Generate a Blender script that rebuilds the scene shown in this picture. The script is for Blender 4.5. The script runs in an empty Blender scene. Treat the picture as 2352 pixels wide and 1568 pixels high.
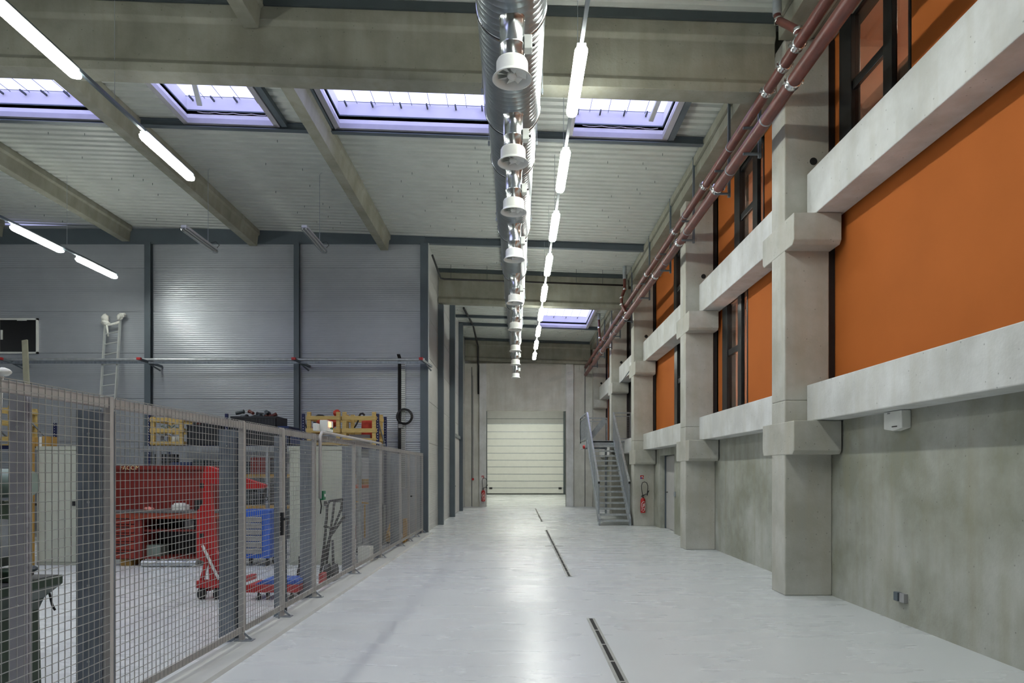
import bpy, bmesh, math, random
from mathutils import Vector, Matrix, noise
random.seed(7)
C = bpy.context.scene.collection
PI = math.pi
F, VX, VY, EYE = 1568.0, 1187.0, 1083.0, 1.65
def X(px, Y): return (px - VX) * Y / F
def Z(py, Y): return EYE + (VY - py) * Y / F

# ------------------------------------------------------------------ materials
def nodes(name):
    m = bpy.data.materials.new(name); m.use_nodes = True
    nt = m.node_tree; b = nt.nodes['Principled BSDF']
    return m, nt, b
def setc(b, k, v):
    if k in b.inputs: b.inputs[k].default_value = v
def mat(name, col, rough=0.5, metal=0.0, var=0.08, scale=6.0, bump=0.0, bscale=40.0, spec=0.5, stretch=(1,1,1)):
    m, nt, b = nodes(name)
    setc(b, 'Roughness', rough); setc(b, 'Metallic', metal); setc(b, 'Specular IOR Level', spec)
    tc = nt.nodes.new('ShaderNodeTexCoord'); mp = nt.nodes.new('ShaderNodeMapping')
    mp.inputs['Scale'].default_value = stretch
    nt.links.new(tc.outputs['Object'], mp.inputs['Vector'])
    n = nt.nodes.new('ShaderNodeTexNoise'); n.inputs['Scale'].default_value = scale; n.inputs['Detail'].default_value = 5
    nt.links.new(mp.outputs[0], n.inputs['Vector'])
    r = nt.nodes.new('ShaderNodeValToRGB')
    r.color_ramp.elements[0].position = 0.3; r.color_ramp.elements[1].position = 0.7
    r.color_ramp.elements[0].color = tuple(max(0, c*(1-var)) for c in col) + (1,)
    r.color_ramp.elements[1].color = tuple(min(1, c*(1+var)) for c in col) + (1,)
    nt.links.new(n.outputs['Fac'], r.inputs[0]); nt.links.new(r.outputs[0], b.inputs['Base Color'])
    if bump:
        n2 = nt.nodes.new('ShaderNodeTexNoise'); n2.inputs['Scale'].default_value = bscale; n2.inputs['Detail'].default_value = 3
        nt.links.new(tc.outputs['Object'], n2.inputs['Vector'])
        bp = nt.nodes.new('ShaderNodeBump'); bp.inputs['Strength'].default_value = bump; bp.inputs['Distance'].default_value = 0.01
        nt.links.new(n2.outputs['Fac'], bp.inputs['Height']); nt.links.new(bp.outputs[0], b.inputs['Normal'])
    return m
def concrete(name, a, c, stain, rough=0.75, sc=1.3):
    """mottled cast concrete: two tones, vertical streak stains, small pits"""
    m, nt, b = nodes(name); setc(b, 'Roughness', rough); setc(b, 'Specular IOR Level', 0.3)
    L = nt.links.new
    tc = nt.nodes.new('ShaderNodeTexCoord')
    n1 = nt.nodes.new('ShaderNodeTexNoise'); n1.inputs['Scale'].default_value = sc; n1.inputs['Detail'].default_value = 8; n1.inputs['Roughness'].default_value = 0.6
    L(tc.outputs['Object'], n1.inputs['Vector'])
    r1 = nt.nodes.new('ShaderNodeValToRGB'); e = r1.color_ramp.elements
    e[0].position = 0.36; e[0].color = a + (1,); e[1].position = 0.66; e[1].color = c + (1,)
    L(n1.outputs['Fac'], r1.inputs[0])
    mp = nt.nodes.new('ShaderNodeMapping'); mp.inputs['Scale'].default_value = (5, 5, 0.6)
    L(tc.outputs['Object'], mp.inputs['Vector'])
    n2 = nt.nodes.new('ShaderNodeTexNoise'); n2.inputs['Scale'].default_value = 1.0; n2.inputs['Detail'].default_value = 6
    L(mp.outputs[0], n2.inputs['Vector'])
    r2 = nt.nodes.new('ShaderNodeValToRGB'); e = r2.color_ramp.elements
    e[0].position = 0.45; e[0].color = (0,0,0,1); e[1].position = 0.75; e[1].color = (0.55,0.55,0.55,1)
    L(n2.outputs['Fac'], r2.inputs[0])
    mx = nt.nodes.new('ShaderNodeMix'); mx.data_type = 'RGBA'; mx.inputs[7].default_value = stain + (1,)
    L(r2.outputs[0], mx.inputs[0]); L(r1.outputs[0], mx.inputs[6])
    v = nt.nodes.new('ShaderNodeTexVoronoi'); v.inputs['Scale'].default_value = 9
    L(tc.outputs['Object'], v.inputs['Vector'])
    r3 = nt.nodes.new('ShaderNodeValToRGB'); e = r3.color_ramp.elements
    e[0].position = 0.05; e[0].color = (0.45,0.45,0.45,1); e[1].position = 0.09; e[1].color = (1,1,1,1)
    L(v.outputs['Distance'], r3.inputs[0])
    mm = nt.nodes.new('ShaderNodeMix'); mm.data_type = 'RGBA'; mm.blend_type = 'MULTIPLY'; mm.inputs[0].default_value = 0.7
    L(mx.outputs[2], mm.inputs[6]); L(r3.outputs[0], mm.inputs[7]); L(mm.outputs[2], b.inputs['Base Color'])
    n4 = nt.nodes.new('ShaderNodeTexNoise'); n4.inputs['Scale'].default_value = 35; n4.inputs['Detail'].default_value = 4
    L(tc.outputs['Object'], n4.inputs['Vector'])
    bp = nt.nodes.new('ShaderNodeBump'); bp.inputs['Strength'].default_value = 0.25; bp.inputs['Distance'].default_value = 0.01
    L(n4.outputs['Fac'], bp.inputs['Height']); L(bp.outputs[0], b.inputs['Normal'])
    return m
def emis(name, col, s):
    m, nt, b = nodes(name); setc(b, 'Base Color', col + (1,)); setc(b, 'Emission Color', col + (1,)); setc(b, 'Emission Strength', s)
    return m
def glass(name, tint, gloss=0.25, rough=0.0):
    m = bpy.data.materials.new(name); m.use_nodes = True; nt = m.node_tree
    for n in list(nt.nodes): nt.nodes.remove(n)
    o = nt.nodes.new('ShaderNodeOutputMaterial'); t = nt.nodes.new('ShaderNodeBsdfTransparent'); g = nt.nodes.new('ShaderNodeBsdfGlossy')
    t.inputs[0].default_value = tint + (1,); g.inputs['Roughness'].default_value = rough; g.inputs[0].default_value = (1,1,1,1)
    mx = nt.nodes.new('ShaderNodeMixShader'); fr = nt.nodes.new('ShaderNodeLayerWeight'); fr.inputs[0].default_value = 0.5
    pw = nt.nodes.new('ShaderNodeMath'); pw.operation = 'POWER'; pw.inputs[1].default_value = 4.0
    ma = nt.nodes.new('ShaderNodeMath'); ma.operation = 'MULTIPLY_ADD'; ma.inputs[1].default_value = gloss*3; ma.inputs[2].default_value = 0.04
    nt.links.new(fr.outputs['Facing'], pw.inputs[0]); nt.links.new(pw.outputs[0], ma.inputs[0])
    nt.links.new(ma.outputs[0], mx.inputs[0]); nt.links.new(t.outputs[0], mx.inputs[1]); nt.links.new(g.outputs[0], mx.inputs[2])
    nt.links.new(mx.outputs[0], o.inputs[0]); return m
def spiral_metal():
    m, nt, b = nodes('spiral_galvanised'); setc(b, 'Metallic', 0.92); setc(b, 'Roughness', 0.33)
    L = nt.links.new; N = nt.nodes.new
    tc = N('ShaderNodeTexCoord'); s = N('ShaderNodeSeparateXYZ'); L(tc.outputs['Object'], s.inputs[0])
    def M(op, a=None, bb=None, va=None, vb=None):
        n = N('ShaderNodeMath'); n.operation = op
        if a is not None: L(a, n.inputs[0])
        if bb is not None: L(bb, n.inputs[1])
        if va is not None: n.inputs[0].default_value = va
        if vb is not None: n.inputs[1].default_value = vb
        return n.outputs[0]
    an = M('MULTIPLY', M('ARCTAN2', s.outputs['Z'], s.outputs['X']), vb=1/(2*PI))
    y = M('ADD', M('MULTIPLY', s.outputs['Y'], vb=1/0.088), an)
    fr = M('FRACT', y)
    tri = M('ABSOLUTE', M('SUBTRACT', fr, vb=0.5))
    ridge = M('SMOOTH_MAX', M('SUBTRACT', None, tri, va=0.12), vb=0.0)
    bp = N('ShaderNodeBump'); bp.inputs['Strength'].default_value = 1.0; bp.inputs['Distance'].default_value = 0.02
    L(ridge, bp.inputs['Height']); L(bp.outputs[0], b.inputs['Normal'])
    n = N('ShaderNodeTexNoise'); n.inputs['Scale'].default_value = 9; L(tc.outputs['Object'], n.inputs['Vector'])
    r = N('ShaderNodeValToRGB'); e = r.color_ramp.elements
    e[0].color = (0.32,0.36,0.38,1); e[1].color = (0.50,0.55,0.58,1); L(n.outputs['Fac'], r.inputs[0]); L(r.outputs[0], b.inputs['Base Color'])
    return m
def floor_mat():
    m, nt, b = nodes('epoxy_floor'); L = nt.links.new; N = nt.nodes.new
    tc = N('ShaderNodeTexCoord')
    n = N('ShaderNodeTexNoise'); n.inputs['Scale'].default_value = 0.5; n.inputs['Detail'].default_value = 6
    L(tc.outputs['Object'], n.inputs['Vector'])
    r = N('ShaderNodeValToRGB'); e = r.color_ramp.elements
    e[0].position = 0.35; e[0].color = (0.585,0.61,0.615,1); e[1].position = 0.7; e[1].color = (0.615,0.64,0.645,1)
    L(n.outputs['Fac'], r.inputs[0]); L(r.outputs[0], b.inputs['Base Color'])
    mp = N('ShaderNodeMapping'); mp.inputs['Scale'].default_value = (0.5, 2.0, 1); L(tc.outputs['Object'], mp.inputs['Vector'])
    n2 = N('ShaderNodeTexNoise'); n2.inputs['Scale'].default_value = 1.2; n2.inputs['Detail'].default_value = 7
    L(mp.outputs[0], n2.inputs['Vector'])
    mr = N('ShaderNodeMapRange'); mr.inputs[3].default_value = 0.25; mr.inputs[4].default_value = 0.30
    L(n2.outputs['Fac'], mr.inputs[0]); L(mr.outputs[0], b.inputs['Roughness'])
    bp = N('ShaderNodeBump'); bp.inputs['Strength'].default_value = 0.015; bp.inputs['Distance'].default_value = 0.02
    L(n2.outputs['Fac'], bp.inputs['Height']); L(bp.outputs[0], b.inputs['Normal'])
    setc(b, 'Specular IOR Level', 0.5)
    return m

M = {
 'conc': concrete('concrete_wall', (0.255,0.26,0.21), (0.46,0.47,0.43), (0.28,0.265,0.18), 0.75, 0.9),
 'conc_l': concrete('concrete_light', (0.52,0.525,0.505), (0.70,0.71,0.70), (0.50,0.49,0.43)),  # wall concrete paled for the lamplight falling on the ledge beams
 'conc_p': concrete('concrete_pillar', (0.38,0.375,0.325), (0.53,0.53,0.49), (0.41,0.375,0.29)),
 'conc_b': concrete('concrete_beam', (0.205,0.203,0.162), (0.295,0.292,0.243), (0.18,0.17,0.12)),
 'conc_end': concrete('concrete_end', (0.52,0.515,0.455), (0.65,0.645,0.585), (0.48,0.455,0.38)),
 'floor': floor_mat(),
 'roof': mat('roof_sheet', (0.46,0.485,0.45), 0.42, 0.0, 0.05, 3),
 'clad': mat('cladding', (0.40,0.425,0.46), 0.33, 0.35, 0.04, 2),
 'clad_s': mat('cladding_side', (0.48,0.48,0.465), 0.36, 0.2, 0.06, 3),
 'steel': mat('painted_steel', (0.105,0.13,0.15), 0.42, 0.2, 0.06, 3),
 'steel_d': mat('dark_steel', (0.06,0.075,0.08), 0.5, 0.2, 0.1, 3),
 'hcol': mat('galvanised_column', (0.22,0.25,0.29), 0.36, 0.45, 0.25, 4, stretch=(4,4,0.7)),
 'hcol_l': mat('lilac_post', (0.38,0.37,0.405), 0.45, 0.2, 0.08, 4),
 'galv': mat('galvanised', (0.50,0.53,0.55), 0.35, 0.7, 0.15, 10),
 'galv_d': mat('galvanised_matt', (0.33,0.36,0.39), 0.45, 0.5, 0.15, 8),
 'chrome': mat('zinc_clamp', (0.68,0.70,0.71), 0.2, 0.95, 0.08, 10),
 'spiral': spiral_metal(),
 'duct_s': mat('smooth_duct', (0.60,0.63,0.64), 0.2, 0.95, 0.12, 14),
 'white': mat('white_plastic', (0.74,0.75,0.71), 0.4, 0, 0.04, 6),
 'housing': mat('lamp_housing', (0.55,0.57,0.58), 0.35, 0.1, 0.05, 5),
 'lilac': mat('white_kerb', (0.72,0.71,0.76), 0.6, 0, 0.03, 2),
 'black': mat('black_rubber', (0.012,0.012,0.013), 0.5, 0, 0.2, 8),
 'bframe': mat('black_frame', (0.014,0.015,0.016), 0.3, 0.3, 0.2, 5),
 'orange': mat('orange_panel', (0.44,0.128,0.030), 0.8, 0, 0.05, 1.2, spec=0.08),
 'pipe': mat('oxide_red_pipe', (0.125,0.034,0.025), 0.42, 0, 0.25, 5, bump=0.1, bscale=60),
 'fence': mat('fence_paint', (0.43,0.41,0.395), 0.5, 0.1, 0.06, 6),
 'wire': mat('fence_wire', (0.37,0.37,0.355), 0.42, 0.35, 0.08, 6),
 'kerb': mat('kerb_paint', (0.47,0.48,0.46), 0.5, 0, 0.05, 3),
 'drain': mat('drain_rim', (0.33,0.335,0.31), 0.5, 0.3, 0.1, 9),
 'void': mat('dark_void', (0.010,0.010,0.009), 0.8, 0, 0.2, 4),
 'door': mat('door_panel', (0.66,0.66,0.62), 0.45, 0, 0.03, 3),
 'door_shade': mat('door_shaded_top', (0.30,0.295,0.285), 0.5, 0, 0.04, 3),  # door colour darkened for the shade of the lintel
 'gdoor': mat('grey_door', (0.45,0.44,0.43), 0.45, 0, 0.05, 4),
 'beige': mat('cabinet_beige', (0.45,0.47,0.395), 0.45, 0, 0.04, 3),
 'red': mat('bench_red', (0.20,0.020,0.014), 0.42, 0, 0.12, 5),
 'redb': mat('crane_red', (0.42,0.014,0.014), 0.35, 0, 0.10, 5),
 'blue': mat('trolley_blue', (0.02,0.10,0.50), 0.4, 0, 0.08, 5),
 'dblue': mat('bin_blue', (0.012,0.03,0.11), 0.45, 0, 0.1, 5),
 'navy': mat('rack_blue', (0.010,0.016,0.075), 0.45, 0, 0.1, 5),
 'wood': mat('pale_timber', (0.56,0.40,0.135), 0.65, 0, 0.18, 5, stretch=(1,1,6)),
 'wood_o': mat('old_timber', (0.40,0.24,0.06), 0.7, 0, 0.3, 6, stretch=(3,3,0.6)),
 'benchtop': mat('worn_benchtop', (0.13,0.125,0.12), 0.5, 0.2, 0.25, 7),
 'dark': mat('dark_shelf', (0.035,0.035,0.036), 0.6, 0, 0.3, 7),
 'binm': mat('black_bin', (0.022,0.024,0.028), 0.45, 0, 0.2, 7),
 'green': mat('machine_green', (0.028,0.055,0.030), 0.45, 0, 0.15, 5),
 'greenl': mat('motor_green', (0.24,0.31,0.27), 0.4, 0, 0.1, 5),
 'gbtn': mat('green_button', (0.01,0.13,0.06), 0.4, 0, 0.1, 5),
 'yellow': mat('yellow_paint', (0.60,0.33,0.03), 0.45, 0, 0.12, 5),
 'orange2': mat('orange_cloth', (0.58,0.055,0.025), 0.65, 0, 0.2, 8, bump=0.3, bscale=15),
 'grey': mat('mid_grey', (0.28,0.28,0.28), 0.5, 0, 0.1, 5),
 'cloth': mat('white_cloth', (0.66,0.66,0.61), 0.8, 0, 0.1, 12, bump=0.4, bscale=25),
 'sign_r': mat('sign_red', (0.40,0.02,0.02), 0.5, 0, 0.1, 5),
 'sign_b': mat('sign_blue', (0.03,0.05,0.30), 0.5, 0, 0.1, 5),
 'cream': mat('cream_letter', (0.75,0.60,0.30), 0.5, 0, 0.03, 5),
 'peach': mat('interior_wall', (0.66,0.46,0.35), 0.7, 0, 0.06, 1.5),
 'alu': mat('aluminium', (0.62,0.64,0.62), 0.35, 0.6, 0.06, 8),
 'lamp': emis('tube_glow', (0.965, 1.0, 0.925), 35.0),
 'bay_fill': emis('bay_fill_glow', (0.965, 1.0, 0.925), 48.0),  # glow of the lamps added in the passage
 'room_fill': emis('room_fill_glow', (1.0, 0.86, 0.72), 70.0),  # glow of the lamps added behind the windows
 'beacon': emis('beacon_glow', (1.0, 0.30, 0.12), 2.2),
 'tube_off': glass('clear_cover', (0.75,0.76,0.76), 0.3, 0.15),
 'pane': glass('window_pane', (0.80,0.74,0.70), 0.22, 0.0),
 'rooflight': glass('rooflight_glazing', (0.97,0.98,1.0), 0.1, 0.05),
}

# ------------------------------------------------------------------ mesh helpers
class MB:
    def __init__(s): s.v = []; s.f = []; s.sm = []
    def add(s, vs, fs, smooth=False):
        n = len(s.v); s.v += [tuple(v) for v in vs]; s.f += [tuple(i+n for i in f) for f in fs]; s.sm += [smooth]*len(fs); return s
    def box(s, x0, x1, y0, y1, z0, z1, T=None):
        vs = [Vector(p) for p in ((x0,y0,z0),(x1,y0,z0),(x1,y1,z0),(x0,y1,z0),(x0,y0,z1),(x1,y0,z1),(x1,y1,z1),(x0,y1,z1))]
        if T: vs = [T @ v for v in vs]
        return s.add(vs, [(0,3,2,1),(4,5,6,7),(0,1,5,4),(1,2,6,5),(2,3,7,6),(3,0,4,7)])
    def prism(s, prof, axis, a, b, fn=None, caps=True):
        """prof: 2D points; axis 'x': (y,z) swept in x; 'y': (x,z); 'z': (x,y)"""
        def P(p, t):
            v = {'x': (t, p[0], p[1]), 'y': (p[0], t, p[1]), 'z': (p[0], p[1], t)}[axis]
            return fn(v) if fn else v
        n = len(prof); vs = [P(p, a) for p in prof] + [P(p, b) for p in prof]
        fs = [(i, (i+1) % n, n+(i+1) % n, n+i) for i in range(n)]
        if caps: fs += [tuple(range(n))[::-1], tuple(range(n, 2*n))]
        return s.add(vs, fs)
    def bar(s, p, q, w, h=None, up=(0,0,1)):
        h = h or w; p = Vector(p); q = Vector(q); d = (q-p).normalized(); u = Vector(up)
        if abs(d.dot(u)) > 0.99: u = Vector((0,1,0))
        a = d.cross(u).normalized()*w/2; b = a.cross(d).normalized()*h/2
        vs = [p-a-b, p+a-b, p+a+b, p-a+b, q-a-b, q+a-b, q+a+b, q-a+b]
        return s.add(vs, [(0,3,2,1),(4,5,6,7),(0,1,5,4),(1,2,6,5),(2,3,7,6),(3,0,4,7)])
    def cyl(s, p, q, r, n=16, r2=None, caps=True):
        p = Vector(p); q = Vector(q); d = (q-p).normalized(); r2 = r if r2 is None else r2
        u = Vector((0,0,1)) if abs(d.z) < 0.95 else Vector((0,1,0))
        a = d.cross(u).normalized(); b = d.cross(a)
        vs = []
        for c, rr in ((p, r), (q, r2)):
            for i in range(n):
                t = 2*PI*i/n; vs.append(c + (a*math.cos(t)+b*math.sin(t))*rr)
        s.add(vs, [(i, (i+1) % n, n+(i+1) % n, n+i) for i in range(n)], n > 6)
        if caps: s.add(vs, [tuple(range(n))[::-1], tuple(range(n, 2*n))])
        return s
    def lathe(s, c, prof, n=24, axis='z', smooth=True):
        vs = []; c = Vector(c)
        for r, h in prof:
            for i in range(n):
                t = 2*PI*i/n; x, y = r*math.cos(t), r*math.sin(t)
                vs.append(c + Vector({'z': (x, y, h), 'y': (x, h, y), 'x': (h, x, y)}[axis]))
        fs = [(k*n+i, k*n+(i+1) % n, (k+1)*n+(i+1) % n, (k+1)*n+i) for k in range(len(prof)-1) for i in range(n)]
        return s.add(vs, fs, smooth)
    def tube(s, pts, r, n=8, close=False):
        pts = [Vector(p) for p in pts]; m = len(pts); vs = []; prev = None
        for k, p in enumerate(pts):
            if close: d = pts[(k+1) % m]-pts[k-1]
            else: d = pts[min(k+1, m-1)]-pts[max(k-1, 0)]
            d.normalize()
            if prev is None:
                u = Vector((0,0,1)) if abs(d.z) < 0.9 else Vector((1,0,0)); a = d.cross(u).normalized()
            else: a = (prev - d*prev.dot(d)).normalized()
            prev = a; b = d.cross(a)
            for i in range(n):
                t = 2*PI*i/n; vs.append(p+(a*math.cos(t)+b*math.sin(t))*r)
        K = m if close else m-1
        fs = [(k*n+i, k*n+(i+1) % n, ((k+1) % m)*n+(i+1) % n, ((k+1) % m)*n+i) for k in range(K) for i in range(n)]
        if not close: fs += [tuple(range(n))[::-1], tuple(range((m-1)*n, m*n))]
        return s.add(vs, fs, True)
    def blob(s, c, rx, ry, rz, seed=0, amp=0.25, fr=2.0):
        bm = bmesh.new(); bmesh.ops.create_icosphere(bm, subdivisions=3, radius=1)
        vs = []
        for v in bm.verts:
            k = 1+amp*noise.noise(v.co*fr+Vector((seed*3.1, seed, 0)))
            vs.append(Vector(c)+Vector((v.co.x*rx, v.co.y*ry, v.co.z*rz))*k)
        fs = [tuple(v.index for v in f.verts) for f in bm.faces]; bm.free()
        return s.add(vs, fs, True)
    def build(s, name, m, parent=None, bevel=0.0):
        org = Vector((0,0,0)); q = parent
        while q: org += q.location; q = q.parent
        me = bpy.data.meshes.new(name); me.from_pydata([tuple(Vector(v)-org) for v in s.v], [], s.f)
        me.polygons.foreach_set('use_smooth', s.sm)
        bm = bmesh.new(); bm.from_mesh(me); bmesh.ops.recalc_face_normals(bm, faces=bm.faces); bm.to_mesh(me); bm.free()
        me.materials.append(M[m] if isinstance(m, str) else m)
        o = bpy.data.objects.new(name, me); C.objects.link(o)
        if parent: o.parent = parent
        if bevel:
            b = o.modifiers.new('bevel', 'BEVEL'); b.width = bevel; b.segments = 2; b.limit_method = 'ANGLE'
        return o
def tag(o, label, cat, group=None, kind=None):
    if label: o['label'] = label
    if cat: o['category'] = cat
    if group: o['group'] = group
    if kind: o['kind'] = kind
    return o
def thing(name, loc, label, cat, group=None, kind=None):
    o = bpy.data.objects.new(name, None); C.objects.link(o); o.location = loc; o.empty_display_size = 0.1
    return tag(o, label, cat, group, kind)
def copy_tree(root, loc, label, group=None):
    r = root.copy(); C.objects.link(r); r.location = loc; r['label'] = label
    if group: r['group'] = group
    for ch in [c for c in bpy.data.objects if c.parent == root]:
        c = ch.copy(); C.objects.link(c); c.parent = r
        for g in [q for q in bpy.data.objects if q.parent == ch]:
            d = g.copy(); C.objects.link(d); d.parent = c
    return r
def struct(o, label, cat): return tag(o, label, cat, kind='structure')
ORD = ['nearest', 'second', 'third', 'fourth', 'fifth', 'sixth', 'seventh', 'eighth', 'ninth', 'tenth', 'eleventh', 'twelfth', 'thirteenth', 'fourteenth']
def B(*a): return MB().box(*a)

# ------------------------------------------------------------------ setting
XL, YB, YE, YD = -16.0, -6.0, 32.3, 49.7
def R(x): return 7.86-0.035*x                       # roof underside, falling to the right
YC, XS = 18.3, -2.45                                # cladded box: front plane, side plane
struct(B(XL-0.2, 8.3, YB-0.2, YD+0.3, -0.1, 0).build('floor', 'floor'), 'glossy pale grey epoxy floor of the hall', 'floor')

# skylights: (x0, x1, y0, y1)
SKY = [(-10.6,-7.45,10.1,12.4), (-5.99,-4.39,10.1,12.4), (-3.23,-0.25,10.1,12.4), (0.99,2.66,10.1,12.4), (0.93,2.92,25.2,28.7), (-10.6,-7.45,2.6,5.2), (-5.99,-4.39,2.6,5.2), (-3.23,-0.25,2.6,5.2)]  # last three are unseen, added to bring daylight to the near floor
m = MB(); p = 0.205; y = YB
def spans(ya, yb):
    xs = [(XL, 4.6)]
    for x0, x1, y0, y1 in SKY:
        if yb > y0 and ya < y1:
            nx = []
            for a, b in xs:
                if x0 >= b or x1 <= a: nx.append((a, b)); continue
                nx += [(a, x0), (x1, b)]
            xs = nx
    return xs
while y < YD:
    pts = [(y, 0), (y+0.11, 0), (y+0.135, 0.042), (y+0.18, 0.042), (y+p, 0)]
    for a, b in spans(y, y+p):
        vs = []
        for yy, zz in pts: vs += [(a, yy, R(a)+zz), (b, yy, R(b)+zz)]
        m.add(vs, [(2*i, 2*i+1, 2*i+3, 2*i+2) for i in range(4)])
    y += p
ceil = m.build('ceiling', 'roof')
struct(ceil, 'pale grey corrugated steel roof sheeting', 'ceiling')
m = MB()                                            # roof screws hanging under the sheets
for k in range(420):
    yy = YB+p*int(random.uniform(45, 180))+0.05; xx = random.choice([-9.3,-8.6,-5.5,-4.9,-2.6,-1.6,-1.1,1.8,2.5,-12.2,-0.9]) + 0.10*((int(yy/p)) % 5)
    if any(a-0.1 < xx < b+0.1 and c-0.1 < yy < d+0.1 for a, b, c, d in SKY): continue
    m.box(xx-0.004, xx+0.004, yy-0.004, yy+0.004, R(xx)-0.045, R(xx))
o = m.build('roof_screw', 'steel_d', ceil); tag(o, None, None, kind='stuff')

# unseen outer roof skin added to close daylight out, with holes at the rooflights
m = MB()
ys = sorted({YB, YD+0.3} | {s[2] for s in SKY} | {s[3] for s in SKY})
for ya, yb in zip(ys[:-1], ys[1:]):
    for a, b in spans(ya+0.01, yb-0.01):
        m.prism([(a, R(a)+0.08), (b, R(b)+0.08), (b, R(b)+0.14), (a, R(a)+0.14)], 'y', ya, yb)
m.build('daylight_seal', 'grey', ceil)

struct(B(XL-0.2, XL, YB, YC+0.2, 0, 8.5).build('wall_left', 'clad'), 'grey cladded wall far to the left of the workshop', 'wall')
struct(B(XL, 4.5, YB-0.2, YB, 0, 8.5).build('wall_back', 'conc'), 'concrete wall behind the viewpoint', 'wall')

def cladding(name, mt, along, a, b, c, z0, z1, sgn, label):
    """horizontally ribbed sandwich panels. along 'x': plane y=c seen from -y; along 'y': plane x=c seen from +x"""
    prof = []; z = z0; joints = [2.43, 3.60, 4.79, 5.90, 7.08]; jj = [j for j in joints]
    while z < z1:
        if jj and z >= jj[0]:
            prof += [(0.0, z), (0.018, z+0.003), (0.018, z+0.015), (0.0, z+0.018)]; z += 0.018; jj.pop(0); continue
        prof += [(0.0013-0.0013*math.cos(q*PI/4), z+0.052*q/8) for q in range(8)]; z += 0.052
    m = MB(); vs = []
    for d, zz in prof:
        vs += [(a, c+d*sgn, zz), (b, c+d*sgn, zz)] if along == 'x' else [(c+d*sgn, a, zz), (c+d*sgn, b, zz)]
    m.add(vs, [(2*i, 2*i+1, 2*i+3, 2*i+2) for i in range(len(prof)-1)])
    if along == 'x': m.box(a, b, c+0.02, c+0.12, z0, z1)
    else: m.box(c-0.12, c-0.02, a, b, z0, z1)
    return struct(m.build(name, mt), label, 'wall')
cladding('wall_partition', 'clad', 'x', XL, XS-0.12, YC, 0, 8.25, 1, 'grey wall of horizontally ribbed metal panels behind the workshop')
cladding('wall_side', 'clad_s', 'y', YC, YE, XS, 0, 7.95, -1, 'pale ribbed metal side wall receding beside the aisle')
struct(B(XL, XS, YC-0.05, YC-0.002, 7.74, 8.14).build('trim_1', 'steel'), 'dark steel flashing along the top of the ribbed grey wall', 'trim')

# end wall with the wide opening, vestibule and sectional door
x0, x1, zt = X(1117, YE), X(1300, YE), 4.53
m = MB(); m.box(XS, x0, YE, YE+0.25, 0, 6.77).box(x1, 4.25, YE, YE+0.25, 0, 6.77).box(x0, x1, YE, YE+0.25, zt, 6.77)
struct(m.build('wall_end', 'conc_end'), 'pale concrete end wall around the wide door opening', 'wall')
struct(B(XL, 4.6, YE+0.1, YE+0.35, 6.77, 8.6).build('wall_gable', 'conc_b'), 'concrete strip wall above the end beam', 'wall')
m = MB(); m.box(X(1101.5,YE), x0, YE-0.12, YE+0.24, 0, 6.75); struct(m.build('trim_2', 'conc_l'), 'pale concrete pier left of the end opening', 'trim')
m = MB(); m.box(x1, X(1316.5,YE), YE-0.12, YE+0.24, 0, 6.75); struct(m.build('trim_3', 'conc_l'), 'pale concrete pier right of the end opening', 'trim')
for i, px in enumerate((1083, 1343)):
    struct(B(X(px,YE), X(px,YE)+0.03, YE-0.012, YE, 0, 6.6).build('trim_%d' % (4+i), 'steel_d'), ['thin dark vertical joint left of the end opening', 'thin dark vertical joint behind the staircase'][i], 'trim')
m = MB(); m.box(-3.2, -3.0, YE+0.25, YD, 0, 6.9).box(4.3, 4.5, YE+0.25, YD, 0, 6.9).box(-3.2, 4.5, YD+0.12, YD+0.3, 0, 6.9).box(-3.2, 4.5, YE+0.25, YD+0.3, 6.9, 7.0)
struct(m.build('wall_vestibule', 'conc_end'), 'concrete walls of the space beyond the end opening', 'wall')
for k in range(3):  # unseen lamps added to light the passage and its door
    t = thing('bay_fill_light', (0.6, 35.5+4.6*k, 6.8), 'added tube light brightening the space beyond the end opening, %s' % ['closest to the wall', 'in its middle', 'closest to the sectional door'][k], 'light')
    B(-1.4+0.6, 1.4+0.6, 35.4+4.6*k, 35.6+4.6*k, 6.84, 6.9).build('housing', 'housing', t)
    B(-1.3+0.6, 1.3+0.6, 35.40+4.6*k, 35.60+4.6*k, 6.78, 6.84).build('diffuser', 'bay_fill', t)
d = thing('door_1', (0.65, YD, 0), 'tall white sectional door of wide horizontal panels', 'door', kind='structure')
xa, xb = X(1119, YD), X(1294, YD)
zs = [0.05] + [Z(py, YD) for py in (1120.5, 1104.5, 1088.5, 1072, 1056.5, 1040.5, 1024, 1007.5, 991.5, 973.5)]
for i in range(len(zs)-1):
    mm_ = MB(); mm_.box(xa, xb, YD, YD+0.08, zs[i]+0.02, zs[i+1]-0.02); mm_.build('door_panel', 'door', d, 0.012)
    MB().box(xa, xb, YD-0.004, YD+0.07, zs[i+1]-0.02, zs[i+1]+0.02).build('panel_joint', 'galv_d', d)
MB().box(xa, xb, YD-0.01, YD+0.07, 0.0, 0.06).build('rubber_seal', 'black', d)
MB().box(xa, xb, YD+0.02, YD+0.07, zs[-1], Z(940,YD)+0.2).build('shaded_top_panel', 'door_shade', d)  # darker panel stands for the lintel's shade on the door top
MB().box(xa, xb, YD, YD+0.02, Z(961.5,YD)-0.015, Z(961.5,YD)+0.015).build('header_joint', 'steel_d', d)
for s, xx in ((0, xa-0.14), (1, xb)):
    MB().box(xx, xx+0.14, YD-0.12, YD, 0, 6.4).build('track', 'steel_d', d)
for xx in (xa+0.15, xb-0.35): MB().box(xx, xx+0.22, YD-0.05, YD, 0.38, 0.52).build('corner_bracket', 'black', d)

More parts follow.
